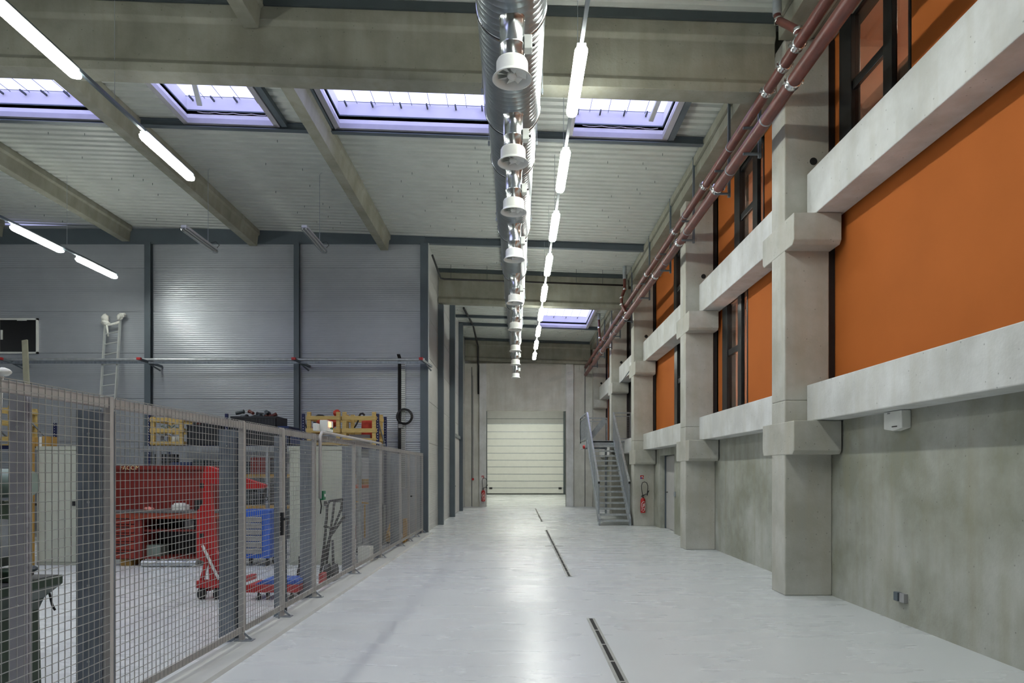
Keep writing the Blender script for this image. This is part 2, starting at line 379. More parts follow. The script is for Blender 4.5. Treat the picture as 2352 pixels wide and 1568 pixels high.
# right wall: concrete below, orange panels above, black backing in the gaps
struct(B(4.20, 4.45, YB, YE, 0, 2.6).build('wall_right', 'conc'), 'stained grey concrete wall below the lower ledge beams', 'wall')
o = bpy.data.objects['wall_right']
PIL = [9.09, 14.44, 20.84, 25.8, 31.9]; PW = 0.47
# recessed doorway cut in the lower wall of the third bay
dy0, dy1 = 18.2, 20.0
o.data.clear_geometry()
m = MB(); m.box(4.20, 4.45, YB, dy0, 0, 2.6).box(4.20, 4.45, dy1, YE, 0, 2.6).box(4.20, 4.45, dy0, dy1, 2.12, 2.6).box(4.42, 4.5, dy0-0.1, dy1+0.1, 0, 2.2)
o.data.from_pydata(m.v, [], m.f); o.data.update()
d = thing('door_2', (4.4, 19.2, 0), 'plain grey door recessed in the concrete wall beside the staircase', 'door', kind='structure')
MB().box(4.37, 4.42, dy0+0.05, dy1-0.05, 0.01, 2.1).build('door_leaf', 'gdoor', d)
MB().box(4.33, 4.42, dy1-0.05, dy1, 0, 2.12).box(4.33, 4.42, dy0, dy0+0.05, 0, 2.12).build('door_frame', 'steel', d)
MB().cyl((4.37,19.75,1.06), (4.30,19.75,1.06), 0.012).cyl((4.31,19.75,1.06), (4.31,19.62,1.06), 0.012).build('door_handle', 'black', d)
t = tag(B(4.17,4.20,18.02,18.14,0.99,1.12).build('switch_plate', 'galv_d'), 'small grey switch plate beside the recessed grey door', 'switch')

struct(B(4.42, 4.5, YB, YE, 2.6, 8.3).build('wall_backing', 'bframe'), 'black backing seen in the gaps around the orange panels', 'wall')
o = bpy.data.objects['wall_backing']; 
# windows: (y0, y1, z0, z1, mullion ys, transom z)
WIN = {
 1: (7.36, 8.94, 5.35, 7.5, [(7.69,7.87)], 6.52, 'large black framed window above the upper ledge beam, nearest the camera'),
 2: (11.72, 13.25, 5.35, 7.4, [(11.98,12.22)], 6.45, 'black framed upper window with a lamp and duct reflected in it, second bay'),
 3: (12.55, 14.03, 2.75, 5.1, [(12.84,13.05)], 4.02, 'tall black framed window between the two ledge beams of the second bay'),
 4: (16.9, 18.36, 5.35, 7.4, [(17.2,17.4)], 6.45, 'upper black window half hidden by the second concrete pillar'),
 5: (16.9, 18.3, 2.75, 5.1, [(17.2,17.4)], 4.02, 'middle black window half hidden by the second concrete pillar'),
 6: (24.0, 25.6, 5.35, 7.4, [(24.3,24.5)], 6.45, 'upper black window beside the fourth concrete pillar'),
 7: (24.0, 25.6, 2.75, 5.1, [(24.3,24.5)], 4.02, 'black glazed opening behind the staircase landing'),
 8: (29.4, 31.3, 5.35, 7.4, [(29.8,30.0)], 6.45, 'farthest upper black window near the end wall'),
 9: (29.4, 31.3, 2.75, 5.1, [(29.8,30.0)], 4.02, 'farthest middle black window near the end wall'),
}
m = MB(); cuts = sorted({YB, YE} | {w[0] for w in WIN.values()} | {w[1] for w in WIN.values()})
for ya, yb in zip(cuts[:-1], cuts[1:]):
    hs = sorted([(w[2], w[3]) for w in WIN.values() if w[0] <= ya+0.01 and w[1] >= yb-0.01]); z = 2.6
    for a, b in hs: m.box(4.42, 4.5, ya, yb, z, a); z = b
    m.box(4.42, 4.5, ya, yb, z, 8.3)
o.data.clear_geometry(); o.data.from_pydata(m.v, [], m.f); o.data.update()
bays = [(YB+0.1, 9.09+0.05, 1), (9.62, 14.40, 2), (14.97, 20.80, 3), (21.37, 25.76, 4), (26.33, 31.86, 5)]
names = ['nearest bay', 'second bay', 'third bay', 'fourth bay', 'farthest bay']
k = 0
for (ya, yb, n) in bays:
    for lev, (z0, z1) in enumerate(((2.72, 5.12), (5.2, 7.72))):
        ws = sorted([w for w in WIN.values() if w[0] >= ya-0.3 and w[1] <= yb+0.3 and (w[2] > 5) == (lev == 1)], key=lambda w: w[0])
        m = MB(); y = ya
        for w in ws:
            if w[0] > y: m.box(4.25, 4.33, y, w[0]-0.01, z0, z1)
            y = w[1]+0.01
        if y < yb: m.box(4.25, 4.33, y, yb, z0, z1)
        k += 1
        struct(m.build('wall_panel_%d' % k, 'orange'), 'orange wall panelling %s the upper ledge beam, %s' % (['below', 'above'][lev], names[n-1]), 'wall')
for n, (a, b, z0, z1, mu, zt_, lab) in WIN.items():
    w = thing('window_%d' % n, (4.3, (a+b)/2, z0), lab, 'window', kind='structure')
    f = MB(); fw = 0.10
    f.box(4.24, 4.40, a, a+0.04, z0, z1).box(4.22, 4.34, b-0.32, b, z0, z1).box(4.24, 4.42, a, b, z0, z0+0.06).box(4.24, 4.42, a, b, z1-0.08, z1)
    for (c, e) in mu: f.box(4.22, 4.29, c, e, z0, z1)
    f.box(4.24, 4.29, mu[0][1], b-0.32, zt_-0.05, zt_+0.07)
    f.build('window_frame', 'bframe', w, 0.006)
    MB().box(4.27, 4.276, a+0.05, mu[0][0], z0+0.06, z1-0.08).build('pane', 'pane', w)
    MB().box(4.27, 4.276, mu[0][1], b-0.32, z0+0.06, zt_-0.07).build('pane', 'pane', w)
    MB().box(4.27, 4.276, mu[0][1], b-0.32, zt_+0.07, z1-0.08).build('pane', 'pane', w)
# rooms behind the windows
m = MB(); m.box(8.0, 8.1, -2, YE, 2.6, 8.0).box(4.5, 8.1, -2.1, -2, 2.6, 8.0).box(4.5, 8.1, YE, YE+0.1, 2.6, 8.0)
m.box(4.5, 8.1, -2, YE, 2.55, 2.62).box(4.5, 8.1, -2, YE, 5.15, 5.25).box(4.5, 8.1, -2, YE, 8.0, 8.1)
for yy in (4.0, 10.2, 14.7, 21.1, 26.0): m.box(4.5, 8.0, yy, yy+0.1, 2.6, 8.0)
struct(m.build('wall_rooms', 'peach'), 'warm lit walls of the rooms seen through the black framed windows', 'wall')
for i, (xx, yy, zz) in enumerate([(6.0,7.5,7.6), (5.6,12.5,7.3), (6.2,17.2,7.6), (6.2,24.0,7.6), (6.2,29.5,7.6), (6.6,12.6,4.9)]):  # unseen lamps added so the panes look warm and bright
    t = thing('room_fill_light', (xx,yy,zz), 'added tube light brightening the room behind the %s' % ['nearest upper window', 'second bay upper window', 'third bay upper window', 'fourth bay upper window', 'farthest upper window', 'second bay middle window'][i], 'light')
    B(xx-0.1, xx+0.1, yy-0.7, yy+0.7, zz+0.05, zz+0.1).build('housing', 'housing', t); B(xx-0.08, xx+0.08, yy-0.68, yy+0.68, zz, zz+0.05).build('diffuser', 'room_fill', t)
tag(MB().cyl((5.3, 4.2, 7.0), (5.3, 10.1, 7.0), 0.2, 24).build('reflected_duct', 'duct_s'), 'round duct added behind the nearest upper window as its duct reflection', 'duct')  # solid duct standing in for the spiral duct's reflection
tag(MB().cyl((5.1, 10.4, 6.55), (5.1, 14.6, 6.55), 0.14, 24).build('reflected_duct', 'duct_s'), 'thin round duct added behind the second bay upper window as its duct reflection', 'duct')  # another duct put behind the glass as a reflection

# ------------------------------------------------------------------ concrete frame
lab = ['nearest concrete pillar with two corbels, closest to the camera on the right', 'second concrete pillar from the camera on the right wall', 'third concrete pillar, with the fire extinguisher hung on it', 'fourth concrete pillar, rising behind the staircase landing', 'farthest concrete pillar, standing against the end wall']
for i, y0 in enumerate(PIL):
    t = thing('concrete_pillar', (3.85, y0+PW/2, 0), lab[i], 'pillar', 'pillars along the right wall')
    MB().box(3.568, 4.16, y0, y0+PW, 2.6, 7.42).box(3.568, 4.199, y0, y0+PW, 0, 2.6).build('shaft', 'conc_p', t, 0.015)
    for z0, z1 in ((1.875, 2.31), (4.585, 4.985)):
        pr = [(3.566, z0), (4.18, z0), (4.18, z1), (3.566, z1)]
        mm_ = MB(); ya, yb = y0-0.31, min(y0+PW+0.34, YE-0.02)
        mm_.prism([(ya+0.05, z0), (yb-0.05, z0), (yb, z0+0.05), (yb, z1), (ya, z1), (ya, z0+0.05)], 'x', 3.562, 4.18)
        mm_.build('corbel', 'conc_p', t, 0.01)
    hz = 5.78
    MB().cyl((3.95, y0-0.004, hz), (3.95, y0+0.02, hz), 0.05, 20).build('service_hole', 'void', t)
    MB().box(4.161, 4.245, y0+0.02, y0+PW-0.02, 2.62, 7.4).build('joint_filler', 'black', t)
yb_ = [(YB+0.05, 9.08), (9.57, 14.43), (14.92, 20.83), (21.32, 25.79), (26.28, 31.88)]
for i, (ya, yb) in enumerate(yb_):
    nm = ['nearest bay, running past the camera', 'second bay', 'third bay', 'fourth bay, behind the staircase', 'farthest bay'][i]
    tag(B(3.857, 4.199, ya, yb, 2.315, 2.80).build('ledge_beam', 'conc_l', None, 0.012), 'concrete ledge beam, its colour paled as if lit, under the orange panels, lower row, '+nm, 'beam', 'concrete ledge beams')
    tag(B(3.857, 4.235, ya, yb, 4.99, 5.60).build('ledge_beam', 'conc_l', None, 0.012), 'concrete ledge beam, its colour paled as if lit, between orange panels, upper row, '+nm, 'beam', 'concrete ledge beams')
def slope(v): return (v[0], v[1], v[2]-0.035*v[0])
CB = [9.07, 21.1, 32.0]
cl = ['near concrete roof beam spanning the whole top of the hall', 'middle concrete roof beam crossing above the aisle', 'far concrete roof beam resting on the end wall']
for i, y0 in enumerate(CB):
    t0 = 6.80; w = 0.30; c = y0+w/2
    pr = [(y0, t0), (y0+w, t0), (y0+w, t0+0.12), (c+0.075, t0+0.20), (c+0.075, t0+0.70), (c+0.12, t0+0.76), (c+0.12, t0+0.94), (c-0.12, t0+0.94), (c-0.12, t0+0.76), (c-0.075, t0+0.70), (c-0.075, t0+0.20), (y0, t0+0.12)]
    xa = XL if i == 0 else XS+0.02
    t = thing('roof_beam', (0, c, t0), cl[i], 'beam', 'concrete roof beams')
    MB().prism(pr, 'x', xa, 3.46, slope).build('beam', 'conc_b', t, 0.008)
    MB().prism([(y0-0.01, t0+0.94), (y0+w+0.01, t0+0.94), (y0+w+0.01, t0+1.05), (y0-0.01, t0+1.05)], 'x', xa, 3.46, slope).build('bearing_rail', 'steel_d', t)
# secondary concrete joists
JX = [-13.85, -10.45, -7.04, -3.54, -0.03]
jl = ['at the left edge of the view', 'left one over the workshop', 'behind the left row of tube lights', 'right one over the workshop, next to the widest skylight', 'hidden above the spiral duct']
def joist(x, ya, yb, label):
    z1 = R(x)-0.005
    pr = [(x-0.10, 7.56-0.035*(x+3.54)), (x+0.10, 7.56-0.035*(x+3.54)), (x+0.13, z1-0.16), (x+0.17, z1-0.12), (x+0.17, z1), (x-0.17, z1), (x-0.17, z1-0.12), (x-0.13, z1-0.16)]
    tag(MB().prism(pr, 'y', ya, yb).build('roof_joist', 'conc_b', None, 0.006), 'slender concrete joist under the roof, '+label, 'joist', 'concrete roof joists')
for i, x in enumerate(JX): joist(x, 9.42, YC-0.05 if i < 4 else 20.9, jl[i])
joist(-3.54, YB+0.1, 9.1, 'short piece in front of the near roof beam')
joist(-0.03, 21.5, 31.9, 'far piece above the end of the spiral duct')
for i, (ya, yb) in enumerate(((YB+0.1, 9.06), (9.42, 21.08), (21.42, 31.98))):
    m = MB(); m.prism([(3.47, 7.37), (3.90, 7.37), (3.90, 7.72), (3.47, 7.72)], 'y', ya, yb); m.box(3.41, 3.47, ya, yb, 7.56, 7.72)
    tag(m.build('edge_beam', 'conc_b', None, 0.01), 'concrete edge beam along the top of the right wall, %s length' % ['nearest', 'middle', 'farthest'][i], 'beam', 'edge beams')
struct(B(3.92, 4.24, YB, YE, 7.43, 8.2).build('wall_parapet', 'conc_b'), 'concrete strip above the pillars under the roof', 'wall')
for i, (y0, xa, xb, h) in enumerate([(12.42, XL, 3.4, 0.13), (YC-0.04, XS, 3.4, 0.18), (28.72, XS, 3.4, 0.12), (27.3, XS, 0.9, 0.10)]):
    m = MB()
    for a, b, c, d in ((y0, y0+0.12, 0.0, 0.012), (y0+0.05, y0+0.065, 0.0, h), (y0, y0+0.12, h-0.012, h)):
        m.prism([(a, 7.855-d), (b, 7.855-d), (b, 7.855-c), (a, 7.855-c)], 'x', xa, xb, slope)
    tag(m.build('roof_purlin', 'steel'), ['dark steel purlin along the far side of the four skylights', 'dark steel purlin running on from the ribbed wall top', 'dark steel purlin behind the far skylight', 'short dark steel purlin near the side wall'][i], 'purlin', 'steel purlins')
# ------------------------------------------------------------------ skylights
sl = ['skylight at the left edge behind the glowing tube light', 'small skylight with an opening actuator above the workshop', 'widest skylight, between the slender joist and the spiral duct', 'skylight right of the spiral duct, behind the tube lights', 'far skylight beyond the middle roof beam', 'added overhead skylight outside the view, lighting the workshop, left one', 'added overhead skylight outside the view, lighting the workshop, middle one', 'added overhead skylight outside the view, lighting the floor, beside the duct']
for i, (a, b, c, d) in enumerate(SKY):
    t = thing('skylight', ((a+b)/2, (c+d)/2, R((a+b)/2)), sl[i], 'skylight', 'roof skylights')
    m = MB(); top = 0.40; w = 0.05
    for xa, xb, ya, yb in ((a, b, c-w, c), (a, b, d, d+w), (a-w, a, c-w, d+w), (b, b+w, c-w, d+w)):
        m.prism([(xa, R(xa)-0.0), (xb, R(xb)-0.0), (xb, R(xb)+top), (xa, R(xa)+top)], 'y', ya, yb)
    m.build('kerb_wall', 'lilac', t)
    m = MB()
    for xa, xb, ya, yb in ((a-0.03, b+0.03, c-0.06, c+0.0), (a-0.03, b+0.03, d-0.02, d+0.05), (a-0.08, a+0.02, c-0.06, d+0.05), (b-0.02, b+0.08, c-0.06, d+0.05)):
        m.prism([(xa, R(xa)-0.09), (xb, R(xb)-0.09), (xb, R(xb)-0.0), (xa, R(xa)-0.0)], 'y', ya, yb)
    m.build('lining_frame', 'hcol_l', t)
    m = MB(); zz = 0.13
    for xa, xb, ya, yb in ((a, b, d-0.025, d), (a, a+0.02, c, d), (b-0.02, b, c, d)):
        m.prism([(xa, R(xa)+zz), (xb, R(xb)+zz), (xb, R(xb)+zz+0.02), (xa, R(xa)+zz+0.02)], 'y', ya, yb)
    m.build('shadow_gap', 'steel', t)
    top = 0.40; MB().prism([(a, R(a)+top), (b, R(b)+top), (b, R(b)+top+0.01), (a, R(a)+top+0.01)], 'y', c, d).build('glazing', 'rooflight', t)
    m = MB(); n = max(3, int((b-a)/0.32)); 
    for k in range(1, n):
        xx = a+(b-a)*k/n; m.box(xx-0.004, xx+0.004, c, d, R(xx)+top-0.03, R(xx)+top-0.022)
    for yy in (d-0.06, c+0.1):
        m.prism([(a, R(a)+top-0.03), (b, R(b)+top-0.03), (b, R(b)+top-0.022), (a, R(a)+top-0.022)], 'y', yy, yy+0.008)
    m.build('safety_grid', 'steel', t)
    n = max(1, int((b-a)/0.75))
    for k in range(n):
        for dx in (0.14, 0.62):
            xx = a+dx*(b-a)/n*1.25 if n > 1 else a+dx
            xx = a+(k+dx)*(b-a)/n
            B(xx-0.012, xx+0.012, d-0.16, d, R(xx)+top-0.09, R(xx)+top-0.06).build('bracket', 'steel_d', t)
    if i in (1, 3):
        xx = a+0.35 if i == 1 else b-0.28
        MB().bar((xx, d-0.25, R(xx)+0.12), (xx+0.12, d-0.85, R(xx)+0.42), 0.09, 0.07).build('opening_actuator', 'alu', t, 0.01)
        MB().tube([(a+0.2+(b-a-0.3)*q/12, d-0.03, R(a)+0.10-0.02*math.sin(q*2.1)**2-0.035*(b-a)*q/12) for q in range(13)], 0.005, 5).build('cable', 'white', t)
for i, (xx, ya, yb) in enumerate([(-4.22, 9.5, 12.4), (-3.45+0.07, 9.5, 12.4), (2.80, 9.5, 12.4)]):
    tag(MB().prism([(xx-0.05, R(xx)-0.10), (xx+0.05, R(xx)-0.10), (xx+0.05, R(xx)-0.005), (xx-0.05, R(xx)-0.005)], 'y', ya, yb).build('roof_trimmer', 'steel'), ['dark steel trimmer right of the small skylight', 'dark steel trimmer left of the widest skylight', 'dark steel trimmer right of the skylight near the red pipes'][i], 'trimmer')

# ------------------------------------------------------------------ tube lights on trunking
LZ = 6.42
def make_light(loc, label, group, on=True):
    x, y, z = loc
    t = thing('tube_light', loc, label, 'light', group)
    MB().box(x-0.055, x+0.055, y+0.08, y+1.49, z+0.06, z+0.124).build('housing', 'housing', t, 0.008)
    prof = [(-0.075, 0.06), (-0.072, 0.035), (-0.05, 0.006), (0, 0), (0.05, 0.006), (0.072, 0.035), (0.075, 0.06)]
    vs = []; ys = [(0.04, 0.55), (0.09, 0.9), (0.13, 1), (1.46, 1), (1.50, 0.9), (1.55, 0.55)]
    for yy, s in ys:
        for px_, pz in prof: vs.append((x+px_*s, y+yy, z+0.06-(0.06-pz)*s))
    n = len(prof); fs = [(k*n+i, k*n+i+1, (k+1)*n+i+1, (k+1)*n+i) for k in range(len(ys)-1) for i in range(n-1)]
    fs += [tuple(range(n))[::-1], tuple(range(5*n, 6*n))]
    fs += [(k*n, (k+1)*n, (k+1)*n+n-1, k*n+n-1) for k in range(len(ys)-1)]
    MB().add(vs, fs, False).build('diffuser', 'lamp' if on else 'tube_off', t)
    if not on:
        for dx in (-0.035, 0.035): MB().cyl((x+dx, y+0.08, z+0.045), (x+dx, y+1.45, z+0.045), 0.013, 10).build('tube', 'white', t)
    return t
base = make_light((0.74, 7.7, LZ), 'glowing tube light right of the duct, nearest in view, crossing the near roof beam', 'right row of tube lights')
for k in range(1, 9):
    copy_tree(base, (0.74, 7.7+2.5*k, LZ), 'glowing tube light right of the duct, %s from the camera in its row' % ORD[k] if k < 8 else 'glowing tube light farthest along the row right of the duct', 'right row of tube lights')
for k, y in enumerate((5.2, 2.7, 0.2)):  # unseen lamps continuing the row, added to light the near hall
    copy_tree(base, (0.74, y, LZ), 'added tube light overhead outside the view, %s of three before the row enters the picture' % ['last', 'middle', 'first'][k], 'overhead tube lights out of view')
for k, (x, y, lb) in enumerate([(-5.36, 6.8, 'large glowing tube light at the top left corner of the view'), (-5.36, 9.72, 'glowing tube light in front of the slender joist, left of the small skylight'), (-9.95, 13.4, 'glowing tube light at the left edge in front of the ribbed wall'), (-9.95, 15.4, 'glowing tube light closest to the grey ribbed wall, left')]):
    copy_tree(base, (x, y, LZ), lb, 'left tube lights')
for k, y in enumerate((4.6, 2.1)):  # unseen lamps carried on along the left row to brighten the workshop
    copy_tree(base, (-5.36, y, LZ), 'added tube light over the workshop outside the view, %s one' % ['farther', 'nearer'][k], 'overhead tube lights out of view')
for k, y in enumerate((9.0, 5.0)):  # unseen lamps added for more light at the far left
    copy_tree(base, (-10.5, y, LZ), 'added tube light over the far left of the workshop, out of view, %s one' % ['farther', 'nearer'][k], 'overhead tube lights out of view')
for x, ya, yb, lb in ((0.74, YB+0.2, 29.4, 'long grey trunking rail carrying the tube lights right of the duct'), (-5.36, 0, 11.3, 'grey trunking rail carrying the tube lights left of the duct'), (-9.95, 11.0, 17.0, 'grey trunking rail at the left carrying two tube lights')):
    t = thing('trunking_rail', (x, ya, LZ+0.12), lb, 'rail')
    MB().box(x-0.022, x+0.022, ya, yb, LZ+0.12, LZ+0.165).build('rail', 'steel', t)
    y = ya+1.6
    while y < yb:
        MB().cyl((x, y, LZ+0.17), (x, y, R(x)-0.01), 0.004, 6).build('hanger_wire', 'galv_d', t); y += 2.5
for x, lb in ((-6.58, 'unlit tube light hanging in front of the grey wall, left one'), (-4.2, 'unlit tube light hanging in front of the grey wall, right one')):
    t = make_light((x, 13.4, LZ-0.02), lb, 'unlit tube lights', False)
    MB().cyl((x, 14.55, LZ+0.1), (x, 14.55, R(x)-0.03), 0.006, 6).cyl((x, 14.55, R(x)-0.03), (x+0.06, 14.5, R(x)), 0.005, 6).build('hanger_wire', 'galv_d', t)
    MB().tube([(x+0.03, 14.6, LZ+0.12), (x+0.10, 14.7, LZ+0.18), (x+0.13, 14.8, LZ+0.14), (x+0.06, 14.85, LZ+0.10)], 0.006, 6).build('cable', 'black', t)

# ------------------------------------------------------------------ spiral duct and diffusers
DX, DZ = -0.055, EYE+4.62
segs = [(-5.5, 6.77, .345), (6.77, 8.68, .345), (8.68, 10.0, .318), (10.0, 12.9, .298), (12.9, 15.6, .268), (15.6, 18.5, .252), (18.5, 21.7, .225), (21.7, 24.5, .195), (24.5, 27.35, .17)]
t = thing('spiral_duct', (DX, 0, DZ), 'long shiny spiral ventilation duct hung along the middle of the hall', 'duct')
for i, (a, b, r) in enumerate(segs):
    c = (0, 0, 0); pr = [(r, a+0.05), (r, b-0.02)]
    m = MB().lathe(c, pr, 48, 'y')
    o = m.build('duct_section', 'spiral'); o.parent = t
    m = MB(); r2 = segs[i+1][2] if i+1 < len(segs) else 0.0
    m.lathe(c, [(r, b-0.02), (r+0.008, b-0.02), (r+0.008, b+0.0), ((r2+0.004) if r2 else 0.001, b+(0.05 if r2 else 0.0))], 48, 'y')
    o = m.build('joint_collar', 'duct_s'); o.parent = t
    m = MB().lathe(c, [(r+0.006, b-0.005), (r+0.012, b-0.003), (r+0.012, b+0.012), (r+0.006, b+0.014)], 48, 'y')
    o = m.build('joint_gasket', 'black'); o.parent = t
    yy = b-0.4
    for sx in (-1, 1):
        m = MB().cyl((sx*(r+0.02), yy, -0.05), (sx*(r+0.02), yy, R(0)-DZ-0.01), 0.004, 6).box(sx*(r+0.02)-0.012, sx*(r+0.02)+0.012, yy-0.012, yy+0.012, -0.03, 0.02)
        o = m.build('hanger_rod', 'galv_d'); o.parent = t
DY = [6.48, 8.24, 9.8, 12.0, 15.1, 17.9, 21.1, 23.8, 27.1]
hb = EYE+3.72
def rad(y):
    for a, b, r in segs:
        if a <= y < b: return r
    return 0.17
for i, y in enumerate(DY):
    r = rad(y); x = -0.045; zt2 = DZ-r+0.03; z0 = hb
    t = thing('air_diffuser', (x, y, z0), 'round white air diffuser under the spiral duct, %s in the row' % (ORD[i]+(' from the camera' if i else ' to the camera')) if i < 8 else 'round white air diffuser at the far end of the spiral duct', 'diffuser', 'white diffusers under the duct')
    MB().lathe((x, y, 0), [(0.118, z0+0.14), (0.118, z0+0.30), (0.122, z0+0.305), (0.122, z0+0.32), (0.118, z0+0.325), (0.118, zt2-0.03), (0.122, zt2-0.025), (0.128, zt2)], 28).build('drop_pipe', 'duct_s', t)
    MB().lathe((x, y, 0), [(0.118, z0+0.185), (0.140, z0+0.175), (0.150, z0+0.155), (0.152, z0+0.05), (0.160, z0+0.035), (0.188, z0+0.008), (0.190, z0), (0.182, z0), (0.150, z0+0.02), (0.140, z0+0.055), (0.138, z0+0.12), (0.0, z0+0.125)], 32).build('hood', 'white', t)
    m = MB(); m.lathe((x, y, 0), [(0.0, z0+0.02), (0.042, z0+0.02), (0.046, z0+0.03), (0.046, z0+0.05), (0, z0+0.055)], 16)
    if i < 6:
        for k in range(8):
            a = 2*PI*k/8; u = Vector((math.cos(a), math.sin(a), 0)); v = Vector((-math.sin(a), math.cos(a), 0)); c = Vector((x, y, z0))
            m.add([c+u*0.035+Vector((0,0,0.05)), c+u*0.138+v*(-0.045)+Vector((0,0,0.075)), c+u*0.134+v*0.055+Vector((0,0,0.035)), c+u*0.035+v*0.022+Vector((0,0,0.03))], [(0,1,2,3)])
    m.build('vane_wheel', 'white', t)
    MB().box(x+0.115, x+0.19, y-0.05, y+0.05, z0+0.27, z0+0.40).build('damper_box', 'alu', t, 0.004)
    MB().cyl((x+0.19, y, z0+0.33), (x+0.215, y, z0+0.33), 0.013, 10).build('damper_knob', 'black', t)

# ------------------------------------------------------------------ red pipes
def pipe(zc, r, nm, couplings, rings):
    t = thing('red_pipe', (3.24, 0, zc), nm, 'pipe')
    MB().cyl((3.24, YB+0.3, zc), (3.24, YE-0.15, zc), r, 24).build('pipe', 'pipe', t)
    for y in couplings:
        m = MB().lathe((3.24, y, zc), [(r, -0.045), (r+0.012, -0.04), (r+0.006, -0.02), (r+0.006, 0.02), (r+0.012, 0.04), (r, 0.045)], 24, 'y')
        for s in (-1, 1):
            m.box(3.24+s*(r+0.018)-0.018, 3.24+s*(r+0.018)+0.018, y-0.03, y+0.03, zc-0.015, zc+0.015)
            m.cyl((3.24+s*(r+0.022), y-0.012, zc-0.035), (3.24+s*(r+0.022), y-0.012, zc+0.035), 0.008, 8)
        m.build('coupling', 'chrome', t)
    for y in rings:
        MB().lathe((3.24, y, zc), [(r, -0.012), (r+0.006, -0.012), (r+0.006, 0.012), (r, 0.012)], 24, 'y').cyl((3.24, y, zc+r), (3.24, y, zc+r+0.05), 0.006, 6).build('hanger_ring', 'galv_d', t)
zA, zB = EYE+4.92, EYE+4.57
cA = [4.92*F/(VY-q) for q in (103, 150, 208, 425, 530, 628, 778)]
cB = [4.57*F/(VY-q) for q in (188, 433, 555, 632, 728, 806)]
rA = [4.92*F/(VY-q) for q in (338, 494, 590, 660, 720)]
rB = [4.57*F/(VY-q) for q in (275, 390, 530, 600, 680, 760)]
pipe(zA, 0.066, 'upper dark red pipe running along the right wall below the roof', cA, rA)
pipe(zB, 0.080, 'lower dark red pipe running along the right wall below the roof', cB, rB)
for i, y in enumerate([9.62, 11.0, 13.2, 15.2, 17.6, 20.3, 22.6, 24.6, 26.6, 29.0]):
    zr = 7.37; t = thing('pipe_hanger', (3.45, y, zr), 'grey steel channel bracket holding the two red pipes, %s from the camera' % ORD[i], 'bracket', 'pipe brackets')
    MB().box(3.40, 3.44, y-0.02, y+0.02, zB-0.15, R(3.4)-0.02).build('channel', 'steel', t)
    MB().box(3.19, 3.42, y-0.015, y+0.015, zB-0.11, zB-0.08).build('arm', 'steel', t); MB().box(3.19, 3.42, y-0.015, y+0.015, zA-0.095, zA-0.066).build('arm', 'steel', t)
def drop(y0, pts, lab):
    t = thing('branch_pipe', pts[0], lab, 'pipe')
    MB().cyl((pts[0][0], pts[0][1], R(3.2)-0.02), pts[0], 0.055, 16).build('grey_sleeve', 'galv_d', t)
    MB().tube(pts, 0.045, 12).build('pipe', 'pipe', t)
    for q in pts[1:]: MB().lathe(q, [(0.045, -0.03), (0.056, -0.025), (0.056, 0.025), (0.045, 0.03)], 16, 'z').build('coupling', 'chrome', t)
drop(0, [(3.28, 8.6, 7.40), (3.28, 8.55, 7.30), (3.25, 7.88, 6.74), (3.24, 7.82, 6.62)], 'short red branch pipe rising to the roof beside the near roof beam')
drop(0, [(3.19, 20.2, 7.35), (3.19, 20.2, 7.05), (3.10, 20.2, 6.80), (3.10, 20.2, 6.60), (3.24, 20.2, 6.35), (3.24, 20.2, zB+0.05)], 'crooked red branch pipe in front of the middle roof beam')
drop(0, [(3.17, 26.3, 7.5), (3.17, 26.3, 7.2), (3.2, 26.3, 6.8), (3.24, 26.3, zA+0.05)], 'far red branch pipe rising to the roof near the end wall')
# thin black sprinkler line at the middle beam
t = thing('sprinkler_line', (0, 20.7, 7.4), 'thin black pipe hung across in front of the middle roof beam', 'pipe')
zsp = lambda x: Z(645, 20.7)-0.035*x-0.02
MB().tube([(-2.3, 18.6, zsp(-2.3)+0.05), (-2.3, 20.6, zsp(-2.3)), (-2.2, 20.7, zsp(-2.2)), (3.3, 20.7, zsp(3.3))], 0.028, 10).build('pipe', 'black', t)
for xx in (-2.0, -0.9, 0.3, 1.0, 1.8, 2.6): MB().cyl((xx, 20.7, zsp(xx)), (xx, 20.7, R(xx)-0.01), 0.006, 6).build('hanger_rod', 'steel_d', t)
# wall emergency unit, sockets
t = thing('wall_unit', (4.15, 7.45, 2.2), 'white box shaped wall unit just under the nearest lower ledge beam', 'wall unit')
pr = [(7.27, 2.12), (7.45, 2.095), (7.63, 2.12), (7.63, 2.31), (7.27, 2.31)]
MB().prism(pr, 'x', 4.10, 4.20).build('casing', 'white', t, 0.008)
B(4.096, 4.10, 7.36, 7.46, 2.135, 2.146).build('slot', 'black', t)
B(4.096, 4.10, 7.50, 7.55, 2.285, 2.297).build('badge', 'grey', t)
t = thing('wall_socket', (4.18, 7.4, 0.28), 'small grey twin socket low on the concrete wall', 'socket')
B(4.155, 4.20, 7.33, 7.42, 0.235, 0.335).build('socket_box', 'grey', t, 0.004); B(4.14, 4.20, 7.43, 7.51, 0.24, 0.335).build('socket_lid', 'steel', t, 0.006)

